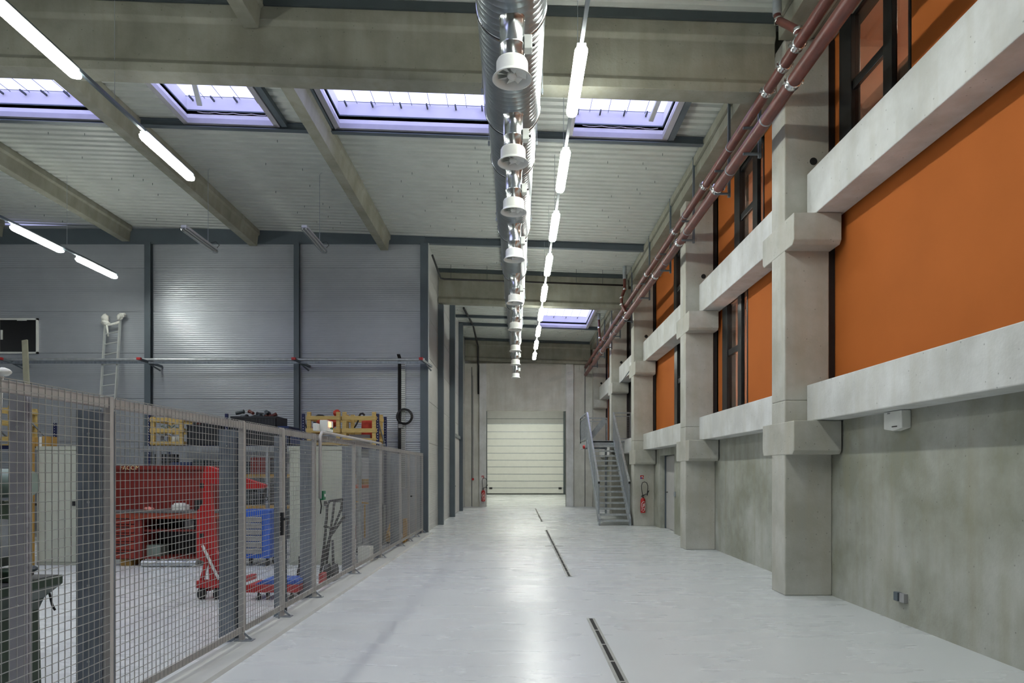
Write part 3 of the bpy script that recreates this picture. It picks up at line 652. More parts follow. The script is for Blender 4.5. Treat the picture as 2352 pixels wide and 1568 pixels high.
# ------------------------------------------------------------------ floor drains
def drain(ya, yb, lab, xc=0.268, cross=None):
    t = thing('floor_drain', (xc, ya, 0), lab, 'drain', 'slot drains in the floor')
    xo = lambda y: xc
    B(xc-0.045, xc+0.045, ya, yb, 0.0, 0.004).build('rim', 'drain', t)
    n = int((yb-ya)/0.5); m = MB()
    for k in range(n): m.box(xc-0.018, xc+0.018, ya+0.02+k*(yb-ya)/n, ya+(k+1)*(yb-ya)/n-0.02, 0.004, 0.0055)
    m.build('slot', 'void', t)
    if cross: B(xc-0.20, xc+0.20, cross-0.02, cross+0.02, 0.004, 0.006).build('cross_joint', 'drain', t)
hz = lambda py: EYE*F/(py-VY)
drain(hz(1700), hz(1420), 'slot drain in the floor, longest one nearest the camera', 0.83)
drain(hz(1324), hz(1217), 'slot drain in the floor, middle one', 0.83, hz(1254))
drain(hz(1198), hz(1167.5), 'slot drain in the floor, farthest one towards the white door', 0.83, hz(1180))

# ------------------------------------------------------------------ steel columns of the cladded box
for i, (px, py, w, dd) in enumerate([(340, 0, 0.16, 0.12), (681, 0, 0.14, 0.10), (974, 0, 0.21, 0.06)]):
    xx = X(px, YC-0.1)
    m = MB(); m.box(xx-w/2, xx+w/2, YC-dd-0.02, YC-dd, 0, 7.76).box(xx-0.01, xx+0.01, YC-dd, YC, 0, 7.76).box(xx-w/2, xx+w/2, YC-0.02, YC-0.003, 0, 7.76)
    tag(m.build('steel_column', 'steel'), ['dark steel column on the ribbed wall, right of the ladder', 'dark steel column in the middle of the ribbed wall', 'dark steel column at the corner of the ribbed box'][i], 'column', 'steel columns of the ribbed box')
tag(B(-2.364, -2.349, YC-0.09, YC-0.01, 0, 7.75).build('corner_flashing', 'alu'), 'thin pale metal corner strip at the edge of the ribbed box', 'trim')
for i, (y, w, top) in enumerate([(21.2, 0.17, 6.85), (24.9, 0.19, 7.9), (28.7, 0.18, 7.9)]):
    m = MB(); m.box(XS-0.0, XS+w, y, y+0.02, 0, top).box(XS, XS+w, y+0.2, y+0.22, 0, top).box(XS+w-0.02, XS+w, y, y+0.22, 0, top) if False else m.box(XS, XS+w, y, y+0.22, 0, top)
    tag(m.build('steel_column', 'steel'), ['dark steel column at the side wall, under the middle roof beam', 'dark steel column left of the grey side door', 'dark steel column right of the grey side door'][i], 'column', 'steel columns of the side wall')
d = thing('door_3', (XS+0.03, 27, 0), 'tall grey steel door in the side wall between two dark columns', 'door', kind='structure')
MB().box(XS, XS+0.04, 25.9, 28.6, 0.02, 3.0).build('door_leaf', 'gdoor', d)
MB().box(XS, XS+0.10, 25.75, 25.9, 0, 3.1).box(XS, XS+0.10, 25.75, 28.7, 3.0, 3.12).build('door_frame', 'steel', d)
MB().cyl((XS+0.04,26.2,1.1), (XS+0.10,26.2,1.1), 0.015).cyl((XS+0.09,26.2,1.1), (XS+0.09,26.38,1.1), 0.014).box(XS+0.04, XS+0.05, 26.17, 26.23, 0.95, 1.15).build('door_handle', 'black', d)
# conduits on the end wall
t = thing('black_conduit', (X(1099,YE), YE-0.05, 4), 'black pipe coming down the end wall left of the opening', 'pipe')
xx = X(1099,YE); MB().tube([(X(1065,26), 26, R(-2)-0.05), (X(1077,26.5), 29.0, R(-2)-0.06), (xx, YE-0.35, 7.5), (xx, YE-0.35, 6.7), (xx, YE-0.06, 6.65), (xx, YE-0.06, Z(905,YE))], 0.04, 10).build('pipe', 'black', t)
t = thing('alarm_button', (X(1085,YE), YE-0.05, Z(1100,YE)), 'round red alarm button at the end of a thin conduit, left of the opening', 'button')
xx = X(1086.5,YE); zz = Z(1100,YE)
MB().cyl((xx, YE-0.01, zz), (xx, YE-0.07, zz), 0.055, 18).build('button', 'sign_r', t); MB().cyl((xx, YE-0.025, zz), (xx, YE-0.025, 6.2), 0.014, 8).build('conduit', 'grey', t)

# ------------------------------------------------------------------ fire extinguishers and signs
def extinguisher(x, y, z, s, lab):
    """hung on a wall at plane y; z = bottom"""
    t = thing('fire_extinguisher', (x, y, z), lab, 'extinguisher', 'fire extinguishers')
    c = (x, y-0.09*s, z)
    MB().lathe(c, [(0.0,0), (0.07*s,0.0), (0.08*s,0.015*s), (0.08*s,0.40*s), (0.07*s,0.44*s), (0.045*s,0.47*s), (0.025*s,0.485*s), (0.0,0.49*s)], 24).build('cylinder', 'redb', t)
    P = lambda a, b, d=0: (x+a*s, y-0.09*s+d*s, z+b*s)
    MB().cyl(P(0,0.48), P(0,0.53), 0.02*s, 10).bar(P(-0.06,0.52), P(0.03,0.56), 0.02*s).bar(P(-0.05,0.555), P(0.05,0.585), 0.015*s).build('valve', 'black', t)
    MB().tube([P(0,0.55), P(-0.02,0.62), P(-0.045,0.78), P(-0.05,0.88), P(-0.02,0.97), P(0.05,1.0), P(0.12,0.97), P(0.155,0.88), P(0.155,0.78), P(0.145,0.70), P(0.14,0.60), P(0.10,0.61), P(0.04,0.57)], 0.011*s, 8).build('hose', 'black', t)
    MB().bar(P(0.135,0.56), P(0.155,0.72), 0.03*s, 0.02*s).bar(P(0.14,0.62), P(0.20,0.72), 0.018*s).build('nozzle', 'black', t)
    m = MB()                                         # white swirl wrapped on the front of the cylinder
    def W(a, h): return (x+0.0815*s*math.sin(a), y-0.09*s-0.0815*s*math.cos(a), z+h*s)
    for arc in ([(0.55,0.36),(0.2,0.37),(-0.3,0.35),(-0.7,0.30),(-0.8,0.24),(-0.55,0.18),(-0.5,0.12),(-0.7,0.07)], [(0.6,0.33),(0.75,0.27),(0.8,0.18),(0.6,0.10),(0.2,0.06),(-0.3,0.05)], [(-0.15,0.29),(-0.1,0.24),(-0.2,0.19)], [(0.15,0.30),(0.3,0.25),(0.1,0.2)], [(-0.1,0.16),(0.2,0.15),(0.25,0.11)]):
        m.tube([W(a, h) for a, h in arc], 0.008*s, 6)
    m.build('white_emblem', 'white', t)
    B(x-0.03, x+0.03, y-0.02, y, z+0.2*s, z+0.3*s).build('wall_bracket', 'black', t)
    return t
extinguisher(X(1479, 20.6), PIL[2], Z(1177.5, 20.7), 0.94, 'red fire extinguisher with looped black hose on the third pillar')
extinguisher(X(1110, YE-0.2), YE-0.12, Z(1151, YE-0.2), 1.10, 'red fire extinguisher on the pier left of the white sectional door')
def sign(name, x0, x1, z0, z1, y, a, b, lab):
    t = thing(name, ((x0+x1)/2, y, z0), lab, 'sign')
    B(x0, x1, y-0.006, y, z0, z1).build('plate', a, t)
    w = x1-x0; h = z1-z0
    MB().box(x0+0.1*w, x0+0.45*w, y-0.009, y-0.006, z0+0.05*h, z0+0.5*h).build('pictogram', b, t)
    MB().bar((x0+0.25*w, y-0.009, z0+0.45*h), (x0+0.6*w, y-0.009, z0+0.75*h), 0.012, 0.004, (0,1,0)).bar((x0+0.6*w, y-0.009, z0+0.75*h), (x0+0.78*w, y-0.009, z0+0.25*h), 0.012, 0.004, (0,1,0)).build('arrow', 'white', t)
sign('safety_sign', X(1470.5,PIL[2]), X(1478.5,PIL[2]), Z(1099.5,PIL[2]), Z(1091.2,PIL[2]), PIL[2], 'sign_r', 'sign_b', 'small square red and blue sign above the extinguisher on the third pillar')
sign('safety_sign', X(1106.5,YE), X(1112,YE), Z(1097.5,YE), Z(1092,YE), YE-0.12, 'sign_r', 'white', 'small red sign above the extinguisher left of the white sectional door')
# small emergency lamp and conduit on the far upper ledge beam
t = thing('emergency_lamp', (3.84, 22.6, 5.2), 'small emergency lamp box with grey conduit on the fourth bay upper ledge beam', 'lamp')
B(3.80, 3.857, 22.6, 22.95, 5.12, 5.30).build('casing', 'white', t, 0.006); MB().tube([(3.84, 22.95, 5.12), (3.84, 24.6, 4.98), (3.845, 25.6, 4.96)], 0.012, 6).build('conduit', 'galv_d', t)

# ------------------------------------------------------------------ staircase
t = thing('metal_staircase', (3.0, 20.9, 0), 'grey galvanised metal staircase rising to a landing by the right wall', 'staircase')
sx0, sx1, sy0, sy1, sz = 2.51, 3.50, 20.88, 24.4, 2.74
n = 16
for k in range(1, n):
    yy = sy0+(sy1-sy0)*(k-0.5)/n; zz = sz*k/n
    m = MB(); m.box(sx0+0.05, sx1-0.05, yy, yy+0.22, zz-0.03, zz); m.box(sx0+0.05, sx1-0.05, yy-0.02, yy, zz-0.055, zz+0.001)
    m.build('tread', 'galv', t)
for s, x in ((0, sx0), (1, sx1-0.05)):
    pr = [(sy0-0.02, 0), (sy0+0.22, 0), (sy1+0.0, sz-0.16), (sy1+0.0, sz+0.06), (sy0-0.02, 0.22)]
    MB().prism(pr, 'x', x, x+0.05).build('stringer', 'galv_d', t, 0.003)
    xr = x+0.02
    y0_, z0_ = sy0+0.15, 1.32-0.0; y1_, z1_ = sy1+0.1, sz+1.02
    MB().bar((xr, y0_, z0_), (xr, y1_, z1_), 0.05, 0.06).build('handrail', 'galv', t)
    MB().box(xr-0.03, xr+0.03, y0_-0.02, y0_, z0_-0.04, z0_+0.03).build('rail_end_cap', 'black', t)
    m = MB()
    for q in (0.0, 0.33, 0.66, 1.0):
        yy = y0_+0.03+(y1_-y0_-0.06)*q; zt_ = z0_+(z1_-z0_)*(yy-y0_)/(y1_-y0_); zb = max(0.1, sz*(yy-sy0)/(sy1-sy0)-0.05)
        m.box(xr-0.02, xr+0.02, yy-0.02, yy+0.02, zb, zt_)
    m.build('baluster', 'galv_d', t)
    m = MB(); q = 0.0                                # wire infill
    while q < 1:
        yy = y0_+(y1_-y0_)*q; zt_ = z0_+(z1_-z0_)*q; zb = zt_-0.95
        m.box(xr-0.002, xr+0.002, yy-0.0025, yy+0.0025, max(0.2, zb), zt_); q += 0.05/(y1_-y0_)
    for j in range(19):
        o_ = 0.05*(j+1); m.bar((xr, y0_, max(0.2, z0_-o_)), (xr, y1_, z1_-o_), 0.004)
    m.build('wire_infill', 'galv_d', t)
ly0, ly1, lx1 = sy1, 26.9, 3.55
MB().box(sx0, lx1, ly0, ly1, sz-0.04, sz+0.02).box(sx0, lx1, ly0, ly0+0.06, sz-0.2, sz).box(sx0, lx1, ly1-0.06, ly1, sz-0.2, sz).box(sx0-0.03, sx0+0.03, ly0, ly1, sz-0.22, sz).build('landing', 'galv_d', t)
m = MB()
def rail_run(m, p, q, h=1.02):
    p = Vector(p); q = Vector(q)
    for zz, w in ((h, 0.045), (h-0.12, 0.03), (0.1, 0.03)): m.bar(p+Vector((0,0,zz)), q+Vector((0,0,zz)), w)
    L_ = (q-p).length; k = 0
    while k*0.06 < L_:
        a = p+(q-p)*(k*0.06/L_); m.bar(a+Vector((0,0,0.1)), a+Vector((0,0,h-0.12)), 0.005); k += 1
    for j in range(13): m.bar(p+Vector((0,0,0.15+0.06*j)), q+Vector((0,0,0.15+0.06*j)), 0.005)
    for e in (p, q): m.bar(e, e+Vector((0,0,h)), 0.04)
MBr = MB(); rail_run(MBr, (sx0, ly0+0.1, sz), (sx0, ly1, sz)); MBr.build('landing_railing', 'galv_d', t)
MBr = MB(); rail_run(MBr, (sx0, ly1, sz), (lx1, ly1, sz)); MBr.build('landing_railing', 'galv_d', t)
MBr = MB(); rail_run(MBr, (sx1, ly0+0.12, sz), (4.12-0.02+0.0, ly0+0.12, sz)); MBr.build('landing_railing', 'galv_d', t)
MB().box(sx1, 3.85, ly0, ly1-1.1, sz-0.04, sz+0.02).build('landing_extension', 'galv_d', t)
MB().bar((2.62, 25.4, sz+0.05), (3.30, 25.4, sz+0.85), 0.03, 0.20).build('diagonal_plate', 'galv_d', t)
m = MB()
for xx, yy in ((lx1-0.05, ly1-0.05),): m.box(xx-0.04, xx+0.04, yy-0.04, yy+0.04, 0, sz-0.05)
m.build('support_post', 'galv_d', t)
t = thing('alarm_siren', (2.42, 25.4, 2.5), 'round red alarm siren under the left edge of the staircase landing', 'siren')
MB().lathe((2.48, 24.9, Z(1026,24.9)), [(0.0,-0.08), (0.05,-0.075), (0.075,-0.04), (0.075,0.0)], 18, 'x').build('siren', 'redb', t); B(2.45, 2.478, 24.85, 24.95, Z(1026,24.9)-0.06, Z(1026,24.9)+0.06).build('bracket', 'black', t)

# ------------------------------------------------------------------ fence
def fx(y): return -2.62+0.012*(y-6.5)
FH = 2.13
struct(MB().prism([(0,0)]*3, 'y', 0, 1).build('trim_6', 'kerb'), 'low pale kerb strip under the mesh fence', 'kerb')
o = bpy.data.objects['trim_6']; o.data.clear_geometry(); m = MB()
m.add([(fx(1)-0.10,1,0), (fx(1)+0.24,1,0), (fx(1)+0.22,1,0.03), (fx(1)-0.10,1,0.03), (fx(18.3)-0.10,18.25,0), (fx(18.3)+0.24,18.25,0), (fx(18.3)+0.22,18.25,0.03), (fx(18.3)-0.10,18.25,0.03)], [(0,1,5,4),(1,2,6,5),(2,3,7,6),(3,0,4,7),(0,3,2,1),(4,5,6,7)])
o.data.from_pydata(m.v, [], m.f); o.data.update()
def mesh_fill(m, P, Q, z0, z1, pitch=0.054, r=0.0020, off=Vector((0,0,0))):
    """square wire mesh between P and Q (xy), wires really crossing"""
    P = Vector((P[0], P[1], 0)); Q = Vector((Q[0], Q[1], 0)); L_ = (Q-P).length; d = (Q-P)/L_
    n = int(L_/pitch)
    for k in range(n+1):
        a = P+d*(k*L_/n)+off; m.bar(a+Vector((0,0,z0)), a+Vector((0,0,z1)), 2*r)
    nz = int((z1-z0)/pitch); nrm = Vector((-d.y, d.x, 0))*(-2*r)
    for k in range(nz+1):
        zz = z0+(z1-z0)*k/nz; m.bar(P+off+nrm+Vector((0,0,zz)), Q+off+nrm+Vector((0,0,zz)), 2*r)
def fence_panel(y0, y1, lab, gate=False, name='mesh_fence'):
    t = thing(name, (fx(y0), y0, 0.1), lab, 'gate' if gate else 'fence panel', None if gate else 'mesh fence panels')
    a = (fx(y0+0.03), y0+0.03); b = (fx(y1-0.03), y1-0.03)
    for zz, h, nm in ((FH-0.035, 0.065, 'top_rail'), (0.14, 0.05, 'bottom_rail')): MB().bar((a[0]-0.02, a[1], zz), (b[0]-0.02, b[1], zz), 0.03, h).build(nm, 'fence', t)
    if gate:
        for e in (a, b): MB().bar((e[0]-0.02, e[1], 0.12), (e[0]-0.02, e[1], FH), 0.035).build('stile', 'fence', t)
    m = MB(); mesh_fill(m, a, b, 0.12, FH+0.005, off=Vector((0.004, 0, 0))); m.build('wire_mesh', 'wire', t)
    return t
PY = [2.40, 4.46, 6.56, 7.64, 8.81, 10.85, 12.86, 14.88, 15.94, 17.0, 18.08]
pl = ['mesh fence panel at the left edge in front of the green machine', 'mesh fence panel in front of the red workbench', 'mesh gate leaf with the black handle, in front of the blue tool trolley', 'narrow mesh gate leaf left of the green push button', 'mesh fence panel in front of the black sack truck', 'mesh fence panel in front of the orange topped yellow stand', 'mesh fence panel in front of the yellow pallet jack', 'far mesh gate leaf, nearer one of the pair', 'far mesh gate leaf, farther one of the pair', 'last mesh fence panel beside the ribbed box']
for i in range(10):
    g = i in (2, 3, 7, 8)
    t = fence_panel(PY[i], PY[i+1], pl[i], g, 'fence_gate' if g else 'mesh_fence')
    if i == 2:
        y = PY[3]-0.10; x = fx(y)+0.02
        MB().box(x-0.02, x+0.012, y-0.02, y+0.02, 0.95, 1.2).cyl((x, y, 1.13), (x+0.05, y, 1.13), 0.012).bar((x+0.05, y+0.03, 1.13), (x+0.05, y-0.10, 1.13), 0.02).build('gate_handle', 'black', t)
        MB().cyl((fx(y)-0.02, y, 0.12), (fx(y)-0.02, y, 0.03), 0.012, 8).build('drop_bolt', 'galv_d', t)
    if i == 7:
        y = PY[8]-0.08; MB().bar((fx(y)+0.05, y, 1.08), (fx(y)+0.05, y+0.1, 1.08), 0.03).build('gate_handle', 'black', t)
for i, y in enumerate(PY):
    x = fx(y); lbs = ['out of view before the fence starts in the picture', 'standing left of the red workbench', 'at the near side of the gate', 'between the two gate leaves', 'right of the gate, carrying the green button', 'right of the beige cabinet', 'beyond the yellow stand', 'before the far gate pair', 'in the middle of the far gate pair', 'after the far gate pair', 'last one at the ribbed box']
    t = thing('fence_post', (x, y, 0), 'grey square fence post, '+lbs[i], 'post', 'fence posts')
    MB().box(x-0.045, x+0.0, y-0.022, y+0.022, 0.03, FH+0.01).build('post', 'fence', t, 0.003)
    MB().box(x-0.08, x+0.09, y-0.045, y+0.045, 0.03, 0.038).bar((x+0.07, y, 0.04), (x+0.0, y, 0.10), 0.008, 0.02).build('foot_plate', 'galv_d', t)
t = thing('curved_rail', (fx(8.9), 8.9, FH), 'pale tubular rail running along the top of the fence', 'rail')
MB().tube([(fx(8.85)+0.04, 8.86, 1.3), (fx(8.85)+0.04, 8.86, FH-0.02), (fx(8.9)+0.04, 8.93, FH+0.035), (fx(9.1)+0.04, 9.1, FH+0.04), (fx(12.6)+0.04, 12.6, FH+0.04)], 0.02, 10).build('tube', 'fence', t)
y = 8.92; x = fx(y)+0.02
t = thing('push_button', (x, y, 1.35), 'green emergency push button box on the mesh fence', 'button')
B(x, x+0.05, y-0.02, y+0.09, 1.28, 1.40).build('box', 'gbtn', t, 0.006); MB().cyl((x+0.05, y+0.03, 1.34), (x+0.06, y+0.03, 1.34), 0.02).build('button', 'white', t)
MB().tube([(x, y+0.02, 1.28), (x+0.01, y+0.03, 1.2), (x, y+0.02, 1.1)], 0.008, 6).build('cable', 'black', t)
y = 9.15; x = fx(y)+0.02
t = thing('warning_beacon', (x, y, FH+0.06), 'white control box with a glowing orange warning lamp on top of the fence', 'beacon')
B(x-0.06, x+0.04, y-0.05, y+0.25, FH+0.06, FH+0.21).build('box', 'white', t, 0.008); B(x-0.12, x-0.06, y-0.16, y-0.02, FH+0.06, FH+0.16).build('side_box', 'white', t, 0.008)
B(x+0.04, x+0.048, y+0.02, y+0.12, FH+0.12, FH+0.19).build('lamp', 'beacon', t)
B(x+0.04, x+0.046, y+0.10, y+0.22, FH+0.10, FH+0.125).build('green_strip', 'gbtn', t)

# H-section posts behind the fence
def hpost(y, xr, w, mt, lab, top=2.06, dpt=0.16):
    t = thing('h_section_post', (xr-w/2, y, 0), lab, 'post', 'steel posts behind the fence')
    m = MB(); m.box(xr-w, xr, y, y+0.014, 0, top).box(xr-w, xr, y+dpt-0.014, y+dpt, 0, top).box(xr-w/2-0.006, xr-w/2+0.006, y+0.014, y+dpt-0.014, 0, top)
    m.build('h_section', mt, t)
    m = MB()
    for zz in (0.4, 0.9, 1.45, 1.9): m.cyl((xr-w*0.5, y, zz), (xr-w*0.5, y-0.008, zz), 0.008, 8)
    m.build('bolt', 'galv', t)
hpost(3.82, -2.743, 0.10, 'hcol_l', 'pale lilac grey steel post at the left edge, behind the fence', 2.08, 0.035)
hpost(4.50, -2.74, 0.165, 'hcol', 'dark blue grey steel post beside the beige cabinet')
hpost(6.62, -2.74, 0.15, 'hcol', 'dark blue grey steel post in front of the red crane boom')
hpost(7.75, -2.66, 0.10, 'hcol', 'narrow steel post behind the middle of the gate')
hpost(8.95, -2.70, 0.14, 'hcol', 'steel post right of the gate, hiding the blue lid end')
hpost(11.1, -2.68, 0.16, 'hcol', 'steel post right of the second beige cabinet')
hpost(13.1, -2.62, 0.22, 'hcol', 'steel post behind the fence beyond the yellow stand')
hpost(15.2, -2.60, 0.22, 'hcol', 'farthest steel post behind the fence, near the ribbed box')

# ------------------------------------------------------------------ workshop
# rear mesh partition
for i, (xa, xb) in enumerate(((-8.45, -6.64), (-6.64, -4.62), (-4.62, -2.9))):
    t = thing('mesh_partition', (xa, 12.7, 0), ['mesh partition behind the red workbench, left part', 'mesh partition behind the red workbench, right part', 'mesh partition behind the blue trolley'][i], 'fence panel', 'rear mesh partition')
    B(xa, xb, 12.72, 12.75, 2.02, 2.13).build('top_rail', 'galv', t); B(xa, xb, 12.72, 12.75, 0.1, 0.14).build('bottom_rail', 'galv', t)
    m = MB(); m.box(xb-0.05, xb, 12.70, 12.76, 0, 2.13); m.build('post', 'galv', t)
    m = MB(); mesh_fill(m, (xa, 12.71), (xb, 12.71), 0.12, 2.1, 0.06, 0.0025); m.build('wire_mesh', 'galv_d', t)
def cabinet(xa, xb, lab):
    y0 = 12.05; t = thing('metal_cabinet', ((xa+xb)/2, y0, 0), lab, 'cabinet', 'beige metal cabinets')
    B(xa, xb, y0+0.02, y0+0.5, 0, 2.1).build('body', 'beige', t, 0.006)
    xm = (xa+xb)/2 if xb-xa < 1 else xa+0.95*(xb-xa)*0.62
    for a, b in ((xa+0.02, xm-0.004), (xm+0.004, xb-0.02)):
        d = MB().box(a, b, y0, y0+0.02, 0.06, 2.02).build('door', 'beige', t, 0.003)
    MB().box(xm+0.02, xm+0.07, y0-0.015, y0, 1.05, 1.13).build('handle', 'black', t)
    MB().box(xa, xb, y0+0.0, y0+0.02, 2.03, 2.1).build('top_rail', 'beige', t)
cabinet(-8.49, -7.42, 'wide beige metal cabinet behind the dark steel post')
cabinet(-4.02, -3.0, 'narrower beige metal cabinet behind the gate')
t = tag(MB().box(X(60,12), X(78,12), 11.96, 12.02, 0, 2.18).build('timber_board', 'wood_o'), 'old yellow brown board leaning upright against the wide beige cabinet', 'board')
for i, (a, b, mt) in enumerate(((50, 98, 'wood_o'), (98, 106, 'cloth'), (106, 115, 'wood_o'))):
    tag(B(X(a,12.2), X(b,12.2)-0.01, 12.1, 12.4, 2.1, 2.26+0.01*i).build('timber_block', mt), ['long old timber block on top of the wide beige cabinet', 'white wrapped block on top of the wide beige cabinet', 'small brown timber block on top of the wide beige cabinet'][i], 'block')
# red workbench
t = thing('workbench', (-6.0, 12.0, 0), 'dark red workbench with tall back panel and drawers', 'workbench')
bx0, bx1, by = X(262,12), X(512,12), 12.0
B(X(257,12.5), bx1, by+0.5, by+0.55, 0.95, 1.73).build('back_panel', 'red', t)
B(X(257,12.5), bx1, by+0.46, by+0.55, 1.69, 1.76).build('panel_header', 'red', t)
B(bx0, bx1, by-0.12, by+0.55, 0.93, 0.965).build('bench_top', 'benchtop', t, 0.004)
B(bx0, bx1, by-0.10, by-0.07, 0.83, 0.93).build('apron', mat('apron_orange', (0.33,0.05,0.02), 0.5), t)
B(bx0, bx0+0.52, by-0.06, by+0.5, 0.12, 0.9).build('drawer_unit', 'red', t)
for k in range(5):
    d = B(bx0+0.02, bx0+0.40, by-0.085, by-0.06, 0.14+0.15*k, 0.27+0.15*k).build('drawer', mat('drawer_red', (0.26,0.03,0.016), 0.45) if k == 0 else bpy.data.materials['drawer_red'], t, 0.003)
    MB().bar((bx0+0.08, by-0.095, 0.235+0.15*k), (bx0+0.32, by-0.095, 0.235+0.15*k), 0.014).build('drawer_pull', 'black', d)
B(bx1-0.45, bx1, by-0.06, by+0.5, 0.12, 0.9).build('end_cupboard', 'red', t)
B(bx0+0.52, bx1-0.45, by-0.0, by+0.5, 0.60, 0.63).build('shelf', 'red', t); B(bx0+0.52, bx1-0.45, by-0.0, by+0.5, 0.12, 0.15).build('lower_shelf', 'red', t)
B(bx0+0.52, bx1-0.45, by+0.48, by+0.5, 0.15, 0.9).build('rear_sheet', 'dark', t)
for xx in (bx0+0.1, bx1-0.3): B(xx, xx+0.2, by, by+0.45, 0, 0.12).build('foot', 'wood_o', t)
cu = bpy.data.curves.new('lettering', 'FONT'); cu.body = 'FACOM'; cu.size = 0.105; cu.extrude = 0.003
ft = bpy.data.objects.new('lettering', cu); C.objects.link(ft)
bpy.context.view_layer.update(); dg = bpy.context.evaluated_depsgraph_get(); me = bpy.data.meshes.new_from_object(ft.evaluated_get(dg)); bpy.data.objects.remove(ft)
lo = bpy.data.objects.new('lettering', me); C.objects.link(lo); me.materials.clear(); me.materials.append(M['cream'])
lo.parent = t; lo.location = (X(275,12.45)-t.location.x, by+0.455-t.location.y, 1.688); lo.rotation_euler = (PI/2, 0, 0)
def on(name, lab, cat, *boxes, mt='grey', bev=0.004):
    m = MB()
    for b in boxes: m.box(*b)
    return tag(m.build(name, mt, None, bev), lab, cat)
on('desk_telephone', 'small white telephone like box on the red workbench', 'box', (X(396,12.2), X(427,12.2), 12.15, 12.35, 0.966, 1.06), (X(400,12.2), X(420,12.2), 12.18, 12.3, 1.06, 1.09), mt='white')
tag(MB().blob((X(342,12.1), 12.1, 0.99), 0.09, 0.08, 0.035, 3, 0.6, 3).build('rag', mat('pink_rag', (0.55,0.22,0.18), 0.8)), 'crumpled pinkish rag on the red workbench', 'rag')
on('grinder_box', 'black machine box standing on the red workbench by the crane mast', 'box', (X(452,12.1), X(467,12.1), 12.0, 12.2, 0.966, 1.15), mt='black')
on('green_crate', 'pale greenish crate under the red workbench', 'crate', (X(330,12.2), X(375,12.2), 12.1, 12.4, 0.15, 0.35), mt='greenl')
on('grey_box', 'grey box on the middle shelf of the red workbench', 'box', (X(430,12.2), X(452,12.2), 12.1, 12.4, 0.632, 0.78), mt='grey')
tag(MB().cyl((X(330,11.9), 11.85, 0.06), (X(455,11.9), 11.85, 0.06), 0.055, 16).build('steel_tube', 'galv'), 'pale steel tube lying on the floor before the red workbench', 'tube')
# engine crane
t = thing('workshop_crane', (-3.95, 8.8, 0), 'bright red workshop crane with angled boom on small wheels', 'crane')
cy = 8.85; cx = X(487, cy)
MB().prism([(X(q,cy), z) for q, z in ((481,0.22), (505,0.22), (505,0.55), (494,0.62), (488,1.0), (483,1.30), (482,1.60), (478,1.70), (470,1.70), (463,1.55), (466,1.25), (452,1.14), (452,0.52), (478,0.46))], 'y', cy, cy+0.10).build('mast', 'redb', t, 0.008)
MB().prism([(X(464,cy), 1.58), (X(472,cy), 1.725), (X(482,cy), 1.72), (X(610,cy), 1.48), (X(608,cy), 1.43), (X(560,cy), 1.42), (X(482,cy), 1.50)], 'y', cy-0.01, cy+0.08).build('boom', 'redb', t, 0.008)
MB().cyl((X(609,cy), cy+0.03, 1.44), (X(609,cy), cy+0.03, 1.33), 0.012).lathe((X(609,cy), cy+0.03, 1.30), [(0.02,-0.01),(0.03,0),(0.02,0.01)], 12, 'y').build('hook', 'black', t)
MB().box(X(453,cy), X(505,cy), cy-0.05, cy+0.10, 0.15, 0.24).build('base_plate', 'redb', t, 0.006)
for xx in (472, 500): MB().bar((X(xx,cy), cy+0.05, 0.13), (X(xx,cy)+0.05, cy+1.1, 0.13), 0.07, 0.07).build('leg', 'redb', t)
MB().bar((X(460,cy), cy+0.02, 0.2), (X(478,cy), cy+0.02, 0.60), 0.04).build('brace', 'redb', t)
MB().cyl((X(468,cy), cy-0.04, 0.70), (X(506,cy), cy-0.04, 0.26), 0.018, 10).build('jack_handle', 'white', t)
for xx in (464, 500): 
    MB().cyl((X(xx,cy)-0.03, cy, 0.075), (X(xx,cy)+0.03, cy, 0.075), 0.075, 20).build('wheel', 'black', t)
for xx, zz in ((463, 1.47), (463, 0.82)): MB().box(X(xx,cy)-0.02, X(xx,cy)+0.03, cy-0.004, cy, zz-0.03, zz+0.03).build('bolt_plate', 'black', t)
# blue tool trolley
t = thing('tool_trolley', (X(595,11.9), 11.9, 0), 'blue tool trolley with grey drawer fronts behind the gate', 'trolley')
tx0, tx1, ty = X(548,11.9), X(619,11.9), 11.9
B(tx0, tx1, ty, ty+0.5, 0.14, 0.98).build('cabinet', 'blue', t, 0.01)
for k in range(6):
    d = B(tx0+0.04, tx1-0.13, ty-0.02, ty, 0.22+0.11*k, 0.315+0.11*k).build('drawer', 'grey', t, 0.003)
    B(tx0+0.05, tx1-0.14, ty-0.03, ty-0.02, 0.30+0.11*k, 0.31+0.11*k).build('drawer_edge', 'alu', d)
for xx in (tx0+0.06, tx1-0.06):
    for yy in (ty+0.06, ty+0.42): MB().cyl((xx-0.02, yy, 0.06), (xx+0.02, yy, 0.06), 0.06, 14).box(xx-0.025, xx+0.025, yy-0.02, yy+0.02, 0.1, 0.14).build('castor', 'black', t)
